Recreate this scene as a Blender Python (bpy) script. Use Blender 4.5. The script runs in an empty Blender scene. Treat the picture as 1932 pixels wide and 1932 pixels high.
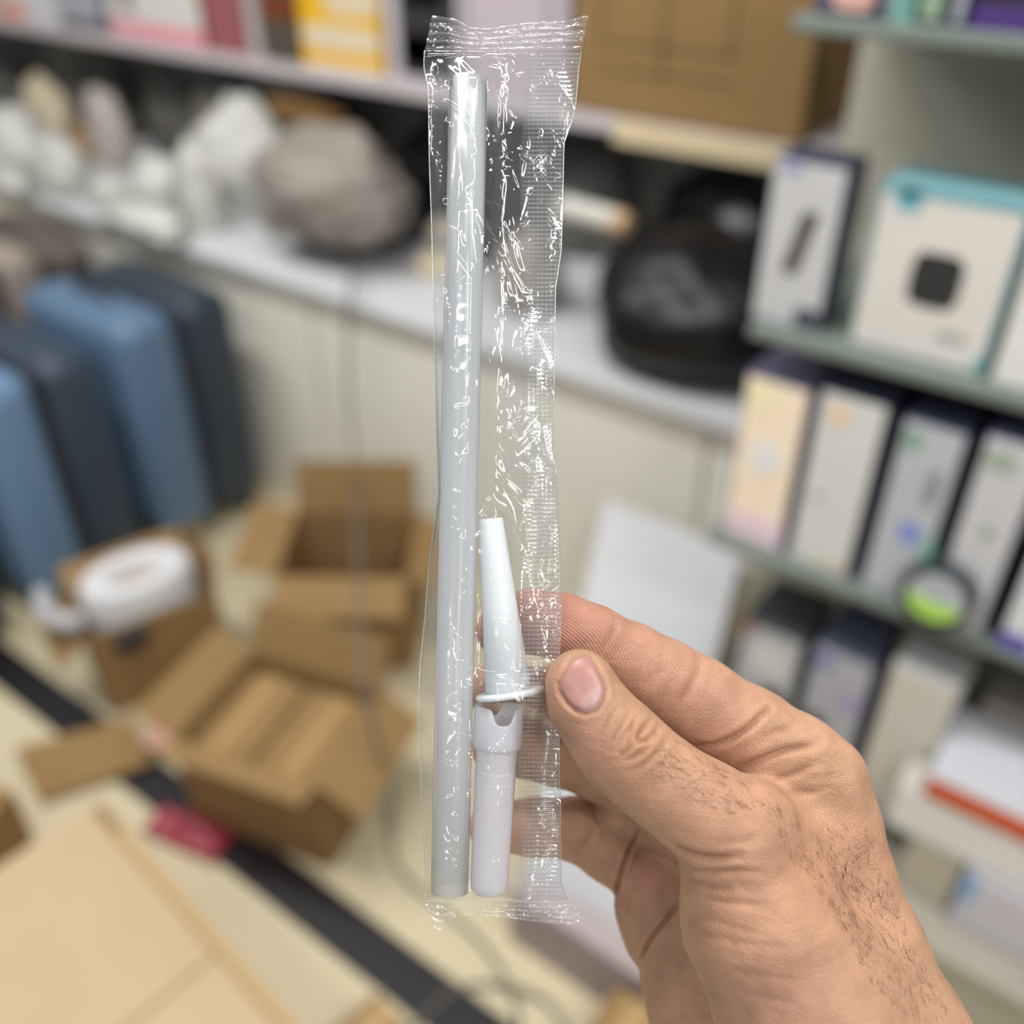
import bpy, bmesh, math, random
import numpy as np
from mathutils import Vector, Matrix, noise as mnoise

# ------------------------------------------------------------------ camera, world, lights, exposure
FPX = 1791.0                       # focal length in pixels of the 1932 px frame
PITCH = math.radians(35.0)
YAW = math.atan2(0.595, 0.804)
CAMH = 1.6
scene = bpy.context.scene
COL = scene.collection
cam_data = bpy.data.cameras.new('camera')
cam = bpy.data.objects.new('camera', cam_data)
COL.objects.link(cam)
cam.location = (0, 0, CAMH)
cam.rotation_euler = (math.pi / 2 - PITCH, 0, YAW)
cam_data.sensor_width = 36.0
cam_data.lens = 36.0 * FPX / 1932.0
cam_data.clip_start = 0.01
cam_data.dof.use_dof = True
cam_data.dof.focus_distance = 0.246
cam_data.dof.aperture_fstop = 4.6
scene.camera = cam

world = bpy.data.worlds.new('shop_ambient')
scene.world = world
world.use_nodes = True
wb = world.node_tree.nodes['Background']
wb.inputs[0].default_value = (0.92, 0.96, 1.0, 1)
wb.inputs[1].default_value = 0.22

def area(name, loc, size, energy, color=(1, 0.97, 0.93), target=None, sy=None):
    l = bpy.data.lights.new(name, 'AREA')
    l.energy = energy
    l.color = color
    l.shape = 'RECTANGLE'
    l.size = size
    l.size_y = sy or size
    o = bpy.data.objects.new(name, l)
    COL.objects.link(o)
    o.location = loc
    if target:
        o.rotation_euler = (Vector(target) - Vector(loc)).to_track_quat('-Z', 'Y').to_euler()
    return o
# unseen shop lights, some added for film highlights (they shine straight down)
for lx, ly, le in ((-2.4, 0.55, 26), (-0.95, 0.60, 22), (0.75, 0.60, 13), (-1.5, -0.75, 5), (-0.25, -0.95, 7), (1.25, -0.15, 18), (0.75, -2.9, 12), (2.5, -1.7, 18)):
    area('unseen_ceiling_lamp', (lx, ly, 2.75), 1.1, le, (1, 0.98, 0.95), sy=0.10)

scene.view_settings.view_transform = 'Standard'
scene.view_settings.look = 'None'
scene.view_settings.gamma = 1.0
scene.view_settings.use_curve_mapping = False
scene.view_settings.exposure = 0.28
try:
    scene.cycles.transparent_max_bounces = 24
    scene.cycles.max_bounces = 12
except Exception:
    pass

# ------------------------------------------------------------------ helpers
cR = np.array([math.cos(YAW), math.sin(YAW), 0.0])
cF = np.array([-math.sin(YAW) * math.cos(PITCH), math.cos(YAW) * math.cos(PITCH), -math.sin(PITCH)])
cU = np.cross(cR, cF)
cC = np.array([0, 0, CAMH])
def ray(x, y): return cR * (x - 966) / FPX + cU * (966 - y) / FPX + cF
def onz(x, y, z=0.0):
    d = ray(x, y); return cC + d * ((z - CAMH) / d[2])
def onv(x, y, v):
    d = ray(x, y); return cC + d * (v / d[1])
def onu(x, y, u):
    d = ray(x, y); return cC + d * (u / d[0])
def lin(c):
    """sRGB 0-255 -> linear"""
    out = []
    for k in c:
        k = k / 255.0
        out.append(k / 12.92 if k <= 0.04045 else ((k + 0.055) / 1.055) ** 2.4)
    return tuple(out)

_mats = {}
def mat(name, srgb, rough=0.6, var=0.0, scale=20.0, metal=0.0, spec=0.4, bump=0.0, bscale=60.0, trans=0.0, sss=0.0):
    if name in _mats:
        return _mats[name]
    m = bpy.data.materials.new(name)
    m.use_nodes = True
    nt = m.node_tree
    b = nt.nodes['Principled BSDF']
    c = lin(srgb)
    b.inputs['Base Color'].default_value = (*c, 1)
    b.inputs['Roughness'].default_value = rough
    b.inputs['Metallic'].default_value = metal
    b.inputs['Specular IOR Level'].default_value = spec
    b.inputs['Transmission Weight'].default_value = trans
    if sss > 0:
        b.inputs['Subsurface Weight'].default_value = sss
        b.inputs['Subsurface Radius'].default_value = (0.006, 0.006, 0.006)
        b.inputs['Subsurface Scale'].default_value = 1.0
    tc = nt.nodes.new('ShaderNodeTexCoord')
    if var > 0:
        n = nt.nodes.new('ShaderNodeTexNoise')
        n.inputs['Scale'].default_value = scale
        n.inputs['Detail'].default_value = 4
        nt.links.new(tc.outputs['Object'], n.inputs['Vector'])
        mx = nt.nodes.new('ShaderNodeMix'); mx.data_type = 'RGBA'
        mx.inputs['A'].default_value = (*[k * (1 - var) for k in c], 1)
        mx.inputs['B'].default_value = (*[min(1, k * (1 + var)) for k in c], 1)
        nt.links.new(n.outputs['Fac'], mx.inputs['Factor'])
        nt.links.new(mx.outputs['Result'], b.inputs['Base Color'])
    if bump > 0:
        n2 = nt.nodes.new('ShaderNodeTexNoise')
        n2.inputs['Scale'].default_value = bscale
        n2.inputs['Detail'].default_value = 5
        nt.links.new(tc.outputs['Object'], n2.inputs['Vector'])
        bp = nt.nodes.new('ShaderNodeBump')
        bp.inputs['Strength'].default_value = bump
        bp.inputs['Distance'].default_value = 0.01
        nt.links.new(n2.outputs['Fac'], bp.inputs['Height'])
        nt.links.new(bp.outputs['Normal'], b.inputs['Normal'])
    _mats[name] = m
    return m
def paint(srgb, rough=0.45):
    return mat('paint_%d_%d_%d' % tuple(srgb), srgb, rough, var=0.05, scale=15)

def tag(o, label=None, cat=None, group=None, kind=None):
    if label: o['label'] = label
    if cat: o['category'] = cat
    if group: o['group'] = group
    if kind: o['kind'] = kind
    return o
def empty(name, loc=(0, 0, 0), rz=0.0, label=None, cat=None, group=None):
    o = bpy.data.objects.new(name, None)
    COL.objects.link(o)
    o.location = loc
    o.rotation_euler = (0, 0, rz)
    o.empty_display_size = 0.05
    return tag(o, label, cat, group)
def obj(name, me, m, parent=None, loc=(0, 0, 0), rot=(0, 0, 0), smooth=False):
    if isinstance(me, bmesh.types.BMesh):
        bm = me
        bmesh.ops.recalc_face_normals(bm, faces=bm.faces)
        me = bpy.data.meshes.new(name)
        bm.to_mesh(me); bm.free()
    if m is not None and not me.materials:
        me.materials.append(m)
    if smooth:
        me.polygons.foreach_set('use_smooth', [True] * len(me.polygons))
    o = bpy.data.objects.new(name, me)
    COL.objects.link(o)
    o.parent = parent
    o.location = loc
    o.rotation_euler = rot
    return o
def bbox(bm, lo, hi, bevel=0.0, seg=2):
    vs = [bm.verts.new((x, y, z)) for x in (lo[0], hi[0]) for y in (lo[1], hi[1]) for z in (lo[2], hi[2])]
    fs = [(0, 1, 3, 2), (4, 6, 7, 5), (0, 4, 5, 1), (2, 3, 7, 6), (0, 2, 6, 4), (1, 5, 7, 3)]
    faces = [bm.faces.new([vs[i] for i in f]) for f in fs]
    if bevel > 0:
        bm.normal_update()
        es = list({e for f in faces for e in f.edges})
        bmesh.ops.bevel(bm, geom=es, offset=bevel, segments=seg, affect='EDGES', profile=0.5)
    return bm
def boxm(lo, hi, bevel=0.0, seg=2):
    return bbox(bmesh.new(), lo, hi, bevel, seg)
def quadslab(p, th):
    """slab over 4 corner points, thickness th along the quad normal (downwards)"""
    bm = bmesh.new()
    p = [Vector(q) for q in p]
    n = (p[1] - p[0]).cross(p[3] - p[0]).normalized()
    a = [bm.verts.new(q) for q in p]
    b = [bm.verts.new(q - n * th) for q in p]
    bm.faces.new(a); bm.faces.new(b[::-1])
    for i in range(4):
        j = (i + 1) % 4
        bm.faces.new((a[i], b[i], b[j], a[j]))
    return bm
def lathe(prof, n=32, arc=None):
    """prof: list of (r, z)"""
    bm = bmesh.new()
    rings = []
    for r, z in prof:
        rings.append([bm.verts.new((r * math.cos(2 * math.pi * k / n), r * math.sin(2 * math.pi * k / n), z)) for k in range(n)])
    for a, b in zip(rings, rings[1:]):
        for k in range(n):
            j = (k + 1) % n
            bm.faces.new((a[k], a[j], b[j], b[k]))
    return bm
def tubem(pts, r, n=8, caps=True):
    bm = bmesh.new()
    pts = [Vector(p) for p in pts]
    rings = []
    for i, p in enumerate(pts):
        t = (pts[min(i + 1, len(pts) - 1)] - pts[max(i - 1, 0)]).normalized()
        a = t.orthogonal().normalized() if i == 0 else (a - t * a.dot(t)).normalized()
        b = t.cross(a)
        rr = r[i] if isinstance(r, (list, tuple)) else r
        rings.append([bm.verts.new(p + (a * math.cos(2 * math.pi * k / n) + b * math.sin(2 * math.pi * k / n)) * rr) for k in range(n)])
    for x, y in zip(rings, rings[1:]):
        for k in range(n):
            j = (k + 1) % n
            bm.faces.new((x[k], x[j], y[j], y[k]))
    if caps:
        bm.faces.new(rings[0][::-1]); bm.faces.new(rings[-1])
    return bm
def smoothpath(pts, sub=8):
    out = []
    P = [Vector(p) for p in pts]
    for i in range(len(P) - 1):
        p0, p1, p2, p3 = P[max(i - 1, 0)], P[i], P[i + 1], P[min(i + 2, len(P) - 1)]
        for k in range(sub):
            t = k / sub
            out.append(0.5 * ((2 * p1) + (p2 - p0) * t + (2 * p0 - 5 * p1 + 4 * p2 - p3) * t * t + (3 * p1 - p0 - 3 * p2 + p3) * t ** 3))
    out.append(P[-1])
    return out

CARD = mat('cardboard', (148, 119, 80), 0.85, var=0.10, scale=30, spec=0.15, bump=0.08, bscale=150)
CARD_L = mat('cardboard_pale', (194, 170, 138), 0.85, var=0.06, scale=12, spec=0.15)
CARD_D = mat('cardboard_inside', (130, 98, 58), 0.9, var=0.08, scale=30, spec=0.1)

# ------------------------------------------------------------------ the room shell
FLOOR = mat('cream_floor_tile', (208, 196, 164), 0.35, var=0.05, scale=3.0, spec=0.3)
fl = obj('floor', boxm((-5.02, -1.6, -0.05), (2.4, 2.35, 0.0)), FLOOR)
tag(fl, 'cream tiled shop floor', kind='structure')
obj('border_strip', boxm((-5.0, 0.555, 0.0), (2.4, 0.645, 0.0015)), mat('black_border_tile', (34, 32, 34), 0.4, var=0.1, scale=8), fl)
wlf = obj('wall_left', boxm((-5.12, -1.6, 0.0), (-5.02, 2.3, 2.9)), mat('wall_side', (196, 194, 186), 0.8, var=0.04, scale=2))
tag(wlf, 'pale side wall at the far left of the shop', kind='structure')
wl = obj('wall_back', boxm((-5.0, 2.2, 0.0), (2.4, 2.3, 2.9)), mat('wall_grey', (120, 118, 112), 0.8, var=0.05, scale=2))
tag(wl, 'grey back wall of the shop', kind='structure')

# ------------------------------------------------------------------ counter along the wall
CV = 1.52
cnt = empty('display_counter', (-2.0, CV, 0), label='long white display counter loaded with bags and bundles', cat='counter')
WHITEP = mat('counter_panel', (234, 232, 220), 0.5, var=0.03, scale=4, spec=0.3)
def world_child(o, parent):
    o.parent = parent
    o.matrix_parent_inverse = Matrix.Translation(parent.location).inverted()
    return o
sa = onv(592, 640, CV)[0]; sb = onv(1331, 870, CV)[0]
for a, b in ((-5.0, sa - 0.006), (sa + 0.006, sb - 0.004), (sb + 0.004, -0.50)):
    world_child(obj('front_panel', boxm((a, CV, 0.0), (b, CV + 0.02, 0.69), 0.003), WHITEP), cnt)
world_child(obj('seam_strip', boxm((sa - 0.006, CV + 0.004, 0.0), (sa + 0.006, CV + 0.02, 0.69)), paint((176, 170, 140))), cnt)
world_child(obj('seam_strip', boxm((sb - 0.004, CV + 0.006, 0.0), (sb + 0.004, CV + 0.02, 0.69)), paint((150, 144, 116))), cnt)
world_child(obj('counter_top', boxm((-5.0, CV - 0.03, 0.69), (-0.50, 2.19, 0.72), 0.006), mat('counter_top', (212, 213, 216), 0.4, var=0.03, scale=3)), cnt)

# ------------------------------------------------------------------ upper wall shelf and its boxes
USZ = 1.12
ush = empty('wall_shelf', (-2.0, 1.9, USZ), label='long white upper shelf above the counter holding boxed goods', cat='shelf')
world_child(obj('shelf_board', boxm((-5.0, 1.87, USZ - 0.03), (-0.62, 2.199, USZ), 0.003), paint((205, 198, 200))), ush)
ea = onv(1165, 215, 1.87)[0]; eb = onv(1495, 285, 1.87)[0]
world_child(obj('edge_trim', boxm((ea, 1.855, USZ - 0.045), (eb, 1.87, USZ + 0.003), 0.003), mat('cream_wood', (226, 208, 170), 0.5, var=0.06, scale=12)), ush)
for u in (-4.0, -2.75, -1.55):
    world_child(obj('bracket', quadslab([(u, 1.9, USZ - 0.03), (u, 2.199, USZ - 0.03), (u, 2.199, USZ - 0.25), (u, 2.17, USZ - 0.25)], 0.02), paint((120, 120, 120))), ush)

def pbox(name, label, cat, u0, u1, v0, v1, z0, z1, front, side=None, top=None, decals=(), rz=0.0, group=None, lean=0.0, bevel=0.004):
    """printed product carton: body, lid flap, front print panel and flat printed marks"""
    cx, cy = (u0 + u1) / 2, v0
    w, d, h = u1 - u0, v1 - v0, z1 - z0
    e = empty(name, (cx, cy, z0), rz, label, cat, group)
    e.rotation_euler = (-lean, 0, rz)
    obj('carton_body', boxm((-w / 2, 0, 0), (w / 2, d, h), bevel), paint(side or front), e)
    obj('front_panel', boxm((-w / 2 + bevel, -0.0012, bevel), (w / 2 - bevel, 0.0, h - bevel), 0.0004, 1), paint(front), e)
    obj('lid_flap', boxm((-w / 2 + bevel, bevel, h), (w / 2 - bevel, d - bevel, h + 0.0015)), paint(top or side or front), e)
    for dn, x0, x1, y0, y1, c, shape in decals:
        bm = bmesh.new()
        X0, X1, Y0, Y1 = -w / 2 + x0 * w, -w / 2 + x1 * w, y0 * h, y1 * h
        if shape == 'round':
            n = 28
            ring = [((X0 + X1) / 2 + (X1 - X0) / 2 * math.cos(6.28318 * k / n), (Y0 + Y1) / 2 + (Y1 - Y0) / 2 * math.sin(6.28318 * k / n)) for k in range(n)]
        elif shape == 'soft':
            n = 32; ring = []
            for k in range(n):
                c_, s_ = math.cos(6.28318 * k / n), math.sin(6.28318 * k / n)
                q = 0.45
                ring.append(((X0 + X1) / 2 + (X1 - X0) / 2 * math.copysign(abs(c_) ** q, c_), (Y0 + Y1) / 2 + (Y1 - Y0) / 2 * math.copysign(abs(s_) ** q, s_)))
        elif shape == 'slant':
            dx = (X1 - X0) * 0.45
            ring = [(X0, Y0), (X1 - dx, Y0), (X1, Y1), (X0 + dx, Y1)]
        else:
            ring = [(X0, Y0), (X1, Y0), (X1, Y1), (X0, Y1)]
        a = [bm.verts.new((x, -0.0020, y)) for x, y in ring]
        b = [bm.verts.new((x, -0.0010, y)) for x, y in ring]
        bm.faces.new(a); bm.faces.new(b[::-1])
        for k in range(len(a)):
            j = (k + 1) % len(a)
            bm.faces.new((a[k], b[k], b[j], a[j]))
        obj(dn, bm, paint(c), e)
    return e
V0 = 1.93
def ur(x0, x1, y=60, v=V0): return onv(x0, y, v)[0], onv(x1, y, v)[0]
def shelf_box(name, label, x0, x1, front, side=None, decals=(), v=V0, h=0.30, d=0.2, cat='box', **k):
    a, b = ur(x0, x1, 60, v)
    return pbox(name, label, cat, a, b, v, min(v + d, 2.19), USZ, USZ + h, front, side, decals=decals, **k)
shelf_box('toy_box', 'white box with an orange bottom at the left end of the upper shelf', 5, 66, (222, 215, 212), decals=[('print_patch', 0.0, 0.9, 0.02, 0.16, (232, 138, 110), 'soft')], v=1.90, h=0.25)
shelf_box('slim_box', 'plain white slim box beside the orange-bottomed one', 68, 118, (218, 218, 222), (190, 190, 196), v=1.90, h=0.25)
shelf_box('lilac_box', 'grey lilac box on the upper shelf left of the pink-edged box', 122, 200, (176, 174, 186), (100, 98, 104), decals=[('print_patch', 0.0, 1.0, 0.0, 0.12, (98, 96, 104), 'rect')], v=1.90, h=0.26)
shelf_box('pink_edged_box', 'white box with a pink bottom band on the upper shelf', 212, 384, (222, 222, 216), (150, 84, 88), decals=[('bottom_band', 0.01, 0.99, 0.01, 0.16, (236, 160, 172), 'rect'), ('print_figure', 0.18, 0.28, 0.22, 0.75, (120, 84, 80), 'soft')], v=1.90, h=0.30)
shelf_box('rose_box', 'dusty rose box standing next to the pink-banded one', 390, 462, (158, 92, 96), (140, 78, 80), v=1.90, h=0.28)
shelf_box('narrow_box', 'narrow pale mauve box between the rose box and the yellow box', 466, 488, (186, 178, 176), v=1.90, h=0.26)
shelf_box('dark_gap_box', 'dark gap filler with a rust stripe set back beside the yellow box', 494, 560, (84, 78, 70), decals=[('rust_stripe', 0.0, 1.0, 0.4, 0.62, (120, 60, 34), 'rect')], v=1.90, h=0.26)  # dark block filling the gap left of the yellow box
shelf_box('yellow_box', 'bright yellow box with cream panels on the upper shelf', 566, 718, (238, 184, 28), (200, 160, 60), decals=[
    ('cream_panel', 0.34, 1.0, 0.44, 0.72, (226, 210, 178), 'soft'), ('cream_panel', 0.05, 0.98, 0.16, 0.36, (228, 214, 186), 'soft'), ('bottom_band', 0.08, 0.98, 0.005, 0.06, (226, 208, 180), 'rect')], v=1.90, h=0.30)
shelf_box('framed_box', 'white-framed box with black and lime green panels on the upper shelf', 728, 876, (202, 194, 200), decals=[
    ('black_panel', 0.18, 0.92, 0.06, 0.98, (52, 52, 52), 'rect'), ('lime_panel', 0.20, 0.78, 0.14, 0.40, (170, 190, 100), 'soft'), ('white_mark', 0.25, 0.75, 0.62, 0.80, (190, 182, 186), 'soft')], v=1.90, h=0.28)
shelf_box('mauve_box', 'plain pale mauve box beside the big brown carton', 882, 1072, (198, 186, 196), (170, 160, 168), decals=[('grey_line', 0.80, 0.84, 0.0, 1.0, (126, 118, 120), 'rect')], v=1.90, h=0.30)
a, b = onv(1080, 120, 1.895)[0], onv(1532, 120, 1.895)[0]
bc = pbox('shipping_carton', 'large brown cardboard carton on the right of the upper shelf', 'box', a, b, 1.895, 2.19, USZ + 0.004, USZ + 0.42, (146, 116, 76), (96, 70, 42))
for ch in bc.children:
    ch.data.materials[0] = CARD
for x0, x1, z0, z1 in ((0.05, 0.60, 0.135, 0.145), (0.02, 0.62, 0.085, 0.095), (0.30, 0.325, 0.085, 0.40), (0.02, 0.04, 0.13, 0.40), (0.58, 0.60, 0.13, 0.40)):
    w = b - a
    obj('printed_line', boxm((-w / 2 + x0 * w + 0.10 * w, -0.0022, z0), (-w / 2 + x1 * w + 0.10 * w, -0.0011, z1)), paint((122, 95, 62)), bc)

# ------------------------------------------------------------------ bags and bundles on the counter
def lump(name, label, cat, cx, ybot, hw, h, m, depth=None, seed=0, crum=0.12, base=0.72, group=None, freq=3.0, flat=0.25, parent=None, knot=False):
    p = onz(cx, ybot, base)
    dist = float(np.dot(p - cC, cF))
    rx = hw / FPX * dist
    rz = h / FPX * dist * 0.5 * 1.05
    ry = depth or rx * 0.75
    yc = min(p[1] + ry * 0.6, 2.19 - ry * 1.35)
    if yc + ry > 1.84 and base < 1.0:
        rz = min(rz, (1.075 - base) / 2.35)
    bm = bmesh.new()
    bmesh.ops.create_icosphere(bm, subdivisions=4, radius=1.0)
    off = Vector((seed * 7.3, seed * 3.1, seed * 5.7))
    for v in bm.verts:
        c = v.co.copy()
        n1 = mnoise.noise(c * freq * 0.6 + off)
        n2 = 1 - abs(mnoise.noise(c * freq * 1.7 + off * 2)) * 2
        n3 = 1 - abs(mnoise.noise(c * freq * 4 + off * 3)) * 2
        s = 1 + crum * (1.2 * n1 + 0.8 * n2 + 0.35 * n3)
        q = c * s
        v.co = Vector((q.x * rx, q.y * ry, max(q.z, -1 + flat) * rz))
    zmin = min(v.co.z for v in bm.verts)
    o = obj(name, bm, m, None, (p[0], yc, base - zmin), smooth=True)
    tag(o, label, cat, group)
    return o
WBAG = mat('white_bag_plastic', (204, 204, 198), 0.35, var=0.05, scale=8, bump=0.25, bscale=30)
GBAG = mat('taupe_bag_plastic', (150, 142, 134), 0.35, var=0.2, scale=9, bump=0.4, bscale=25)
DBAG = mat('dark_grey_plastic', (98, 96, 92), 0.32, var=0.35, scale=6, bump=0.5, bscale=18)
BBAG = mat('black_plastic', (13, 13, 17), 0.38, var=0.25, scale=5, bump=0.5, bscale=14)
CREAM = mat('cream_wrap', (214, 200, 172), 0.6, var=0.12, scale=20, bump=0.3, bscale=30)
lump('refuse_sack', 'dark grey crumpled sack at the far left back of the counter', 'sack', 20, 205, 85, 105, DBAG, 0.07, 1, crum=0.2)
lump('refuse_sack', 'dark grey crumpled sack behind the white bags below the pink-edged box', 'sack', 222, 250, 75, 130, DBAG, 0.07, 2, crum=0.2)
lump('refuse_sack', 'dark grey sack with a pale tie behind the tall white bag', 'sack', 352, 285, 62, 150, DBAG, 0.07, 16, crum=0.2)
lump('refuse_sack', 'blackish sack behind the grey bundle below the yellow box', 'sack', 672, 345, 95, 170, BBAG, 0.07, 3, crum=0.16)
lump('refuse_sack', 'black sack directly behind the clear packet below the framed box', 'sack', 880, 395, 85, 180, BBAG, 0.07, 17, crum=0.16)
lump('refuse_sack', 'dark grey sack wedged under the brown carton', 'sack', 1140, 440, 98, 190, DBAG, 0.07, 4, crum=0.18)
lump('refuse_sack', 'blackish sack wedged under the right end of the brown carton', 'sack', 1392, 500, 100, 200, BBAG, 0.07, 18, crum=0.16)
lump('white_bag', 'small white plastic bag at the left end of the counter', 'bag', 20, 335, 75, 120, WBAG, 0.08, 5, crum=0.22)
lump('white_bag', 'low white plastic bag on the counter edge near the taupe pouch', 'bag', 108, 372, 56, 105, WBAG, 0.06, 6, crum=0.24)
lump('white_bag', 'white plastic bag lying flat in front of the taupe pouch', 'bag', 202, 398, 36, 60, WBAG, 0.045, 19, crum=0.24)
lump('paper_bundle', 'cream and tan crumpled paper bundle above the leftmost white bags', 'bundle', 92, 268, 52, 110, CREAM, 0.05, 7, crum=0.25)
lump('taupe_pouch', 'upright pale taupe pouch between white bags', 'pouch', 205, 318, 46, 140, mat('taupe_pouch', (184, 176, 168), 0.5, var=0.1, scale=12), 0.05, 8, crum=0.15)
lump('white_bag', 'flat white plastic bag just right of the taupe pouch', 'bag', 292, 405, 44, 100, WBAG, 0.055, 9, crum=0.25)
lump('white_bag', 'white plastic bag with grey creases beside the tall white bag', 'bag', 376, 436, 34, 150, WBAG, 0.045, 20, crum=0.25)
lump('white_bag', 'tall white plastic bag left of the grey bundle', 'bag', 438, 395, 75, 270, WBAG, 0.09, 10, crum=0.25, freq=2.2)
lump('white_sheet', 'crumpled white plastic sheet along the counter edge above the suitcases', 'plastic sheet', 262, 452, 85, 62, WBAG, 0.05, 22, crum=0.28)
lump('white_sheet', 'crumpled white plastic sheet at the counter edge near the left frame edge', 'plastic sheet', 12, 372, 42, 50, WBAG, 0.035, 23, crum=0.28)
lump('cream_bag', 'cream plastic bag peeking out below the upper shelf behind the tall white bag', 'bag', 492, 275, 40, 110, mat('cream_bag', (190, 184, 168), 0.4, var=0.1, scale=10, bump=0.3, bscale=30), 0.05, 24, crum=0.25)
lump('tan_wrap', 'tan crumpled paper beside the pale taupe pouch', 'paper', 158, 300, 22, 60, mat('tan_wrap', (160, 124, 82), 0.7, var=0.2, scale=20), 0.03, 25, crum=0.25)
bas = onz(600, 478, 0.72)
bz = lathe([(0.0, 0.0), (0.13, 0.0), (0.17, 0.02), (0.185, 0.075), (0.19, 0.078), (0.178, 0.07), (0.16, 0.022), (0.0, 0.012)], 40)
bo = obj('round_basin', bz, BBAG, None, (bas[0] + 0.01, bas[1] + 0.165, 0.72), smooth=True)
tag(bo, 'wide black round basin on the counter under the grey bundle', 'basin')
lump('plastic_bundle', 'grey taupe clear plastic bundle piled in the black basin', 'bundle', 585, 452, 150, 190, GBAG, 0.13, 11, base=0.795, crum=0.22, freq=2.6)
cp = onz(545, 262, 0.93)
co = obj('cardboard_offcut', boxm((-0.13, -0.03, 0.0), (0.13, 0.05, 0.045), 0.003), CARD_D, None, (cp[0] + 0.05, cp[1] + 0.02, 0.975), (0, 0.06, -0.15))
tag(co, 'brown cardboard offcut lying on the grey plastic bundle', 'cardboard')
for i, (cx, yb, lb) in enumerate(((836, 462, 'cream rolled cloth pack behind the clear packet, upper of two'), (815, 528, 'cream rolled cloth pack behind the clear packet, lower of two'))):
    p = onz(cx, yb, 0.72)
    e = obj('cloth_pack', boxm((-0.06, -0.04, 0), (0.06, 0.05, 0.05), 0.018, 4), CREAM, None, (p[0], p[1] + 0.04, 0.72), (0, 0, 0.3), smooth=True)
    tag(e, lb, 'cloth')
lump('refuse_sack', 'low black sack between the two cream cloth packs', 'sack', 925, 505, 40, 90, BBAG, 0.05, 12)
lump('refuse_sack', 'grey plastic sack behind the clear packet by the counter edge', 'sack', 975, 590, 62, 150, GBAG, 0.08, 13)
lump('refuse_sack', 'huge black sack filling the right end of the counter', 'sack', 1265, 715, 205, 345, BBAG, 0.19, 14, crum=0.09)
pp = onv(1130, 400, 1.62)
e = empty('paper_tube', (pp[0], 1.6, pp[2]), -0.1, 'white paper roll with a tan end lying across the black sack', 'paper roll')
obj('roll', tubem([(-0.08, 0, 0), (0.055, 0, 0)], 0.022, 16), paint((206, 206, 196)), e, smooth=False)
obj('tan_end', tubem([(0.055, 0, 0), (0.085, 0, -0.003)], 0.0225, 16), paint((196, 164, 130)), e)
gl = onv(1385, 425, 1.58)
e = lump('glossy_pouch', 'small dark grey glossy pouch on the right of the black sack', 'pouch', 1385, 455, 45, 60, mat('grey_gloss', (92, 92, 98), 0.25, bump=0.3, bscale=30), 0.03, 15, base=0.92)

# ------------------------------------------------------------------ right-hand shelving
SV = 1.20
su = empty('shelf_unit', (0.2, 1.5, 0), label='grey wall shelving with glass shelves full of small boxes', cat='shelf')
PANEL = mat('shelf_back_panel', (186, 184, 168), 0.6, var=0.04, scale=3)
world_child(obj('back_panel', boxm((-0.49, 1.5, 0.0), (1.9, 1.52, 1.75), 0.002), PANEL), su)
GLASSEDGE = mat('shelf_glass', (120, 130, 124), 0.2, var=0.03, scale=4, spec=0.5)
for z, u0 in ((1.44, -0.475), (1.054, -0.47), (0.685, -0.487), (0.26, -0.487)):
    world_child(obj('shelf_board', boxm((u0, SV - 0.01, z - 0.018), (1.9, 1.5, z), 0.003), GLASSEDGE), su)
STEEL = mat('dull_steel', (116, 116, 106), 0.45, metal=0.3)
for u in (-0.11, 0.62):
    world_child(obj('upright', boxm((u - 0.012, 1.485, 0.0), (u + 0.012, 1.5, 1.75), 0.002), STEEL), su)
    for z in (1.422, 1.036, 0.667):
        world_child(obj('bracket', quadslab([(u - 0.006, 1.23, z), (u - 0.006, 1.485, z), (u - 0.006, 1.485, z - 0.17), (u - 0.006, 1.465, z - 0.17)], 0.012), STEEL), su)
def rbox(name, label, xl, xr, ytop, ybot, z, v, front, side=None, top=None, decals=(), d=0.1, cat='box', **k):
    a, b = onv(xl, ybot, v)[0], onv(xr, ybot, v)[0]
    h = max(0.02, onv((xl + xr) / 2, ytop, v)[2] - z)
    return pbox(name, label, cat, a, b, v, min(v + d, 1.49), z, z + h, front, side, top, decals, **k)
NAVY = (58, 62, 84)
# top shelf (only the bottoms show)
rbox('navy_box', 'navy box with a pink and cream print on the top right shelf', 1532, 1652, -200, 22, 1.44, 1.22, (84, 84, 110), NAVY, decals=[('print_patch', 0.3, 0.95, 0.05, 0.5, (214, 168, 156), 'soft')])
rbox('teal_box', 'grey and teal box on the top right shelf', 1658, 1722, -200, 30, 1.44, 1.22, (130, 142, 146), NAVY, decals=[('teal_patch', 0.4, 1, 0.0, 0.6, (112, 160, 150), 'rect')])
rbox('green_box', 'pale green box on the top right shelf', 1726, 1782, -200, 32, 1.44, 1.22, (142, 164, 140), NAVY)
rbox('pale_box', 'narrow pale grey box on the top right shelf', 1790, 1822, -200, 36, 1.44, 1.215, (172, 172, 184), NAVY)
rbox('purple_box', 'black box with a purple base at the right end of the top shelf', 1832, 1945, -200, 42, 1.44, 1.21, (46, 44, 46), decals=[('purple_band', 0, 1, 0.0, 0.2, (78, 54, 118), 'rect')])
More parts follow.
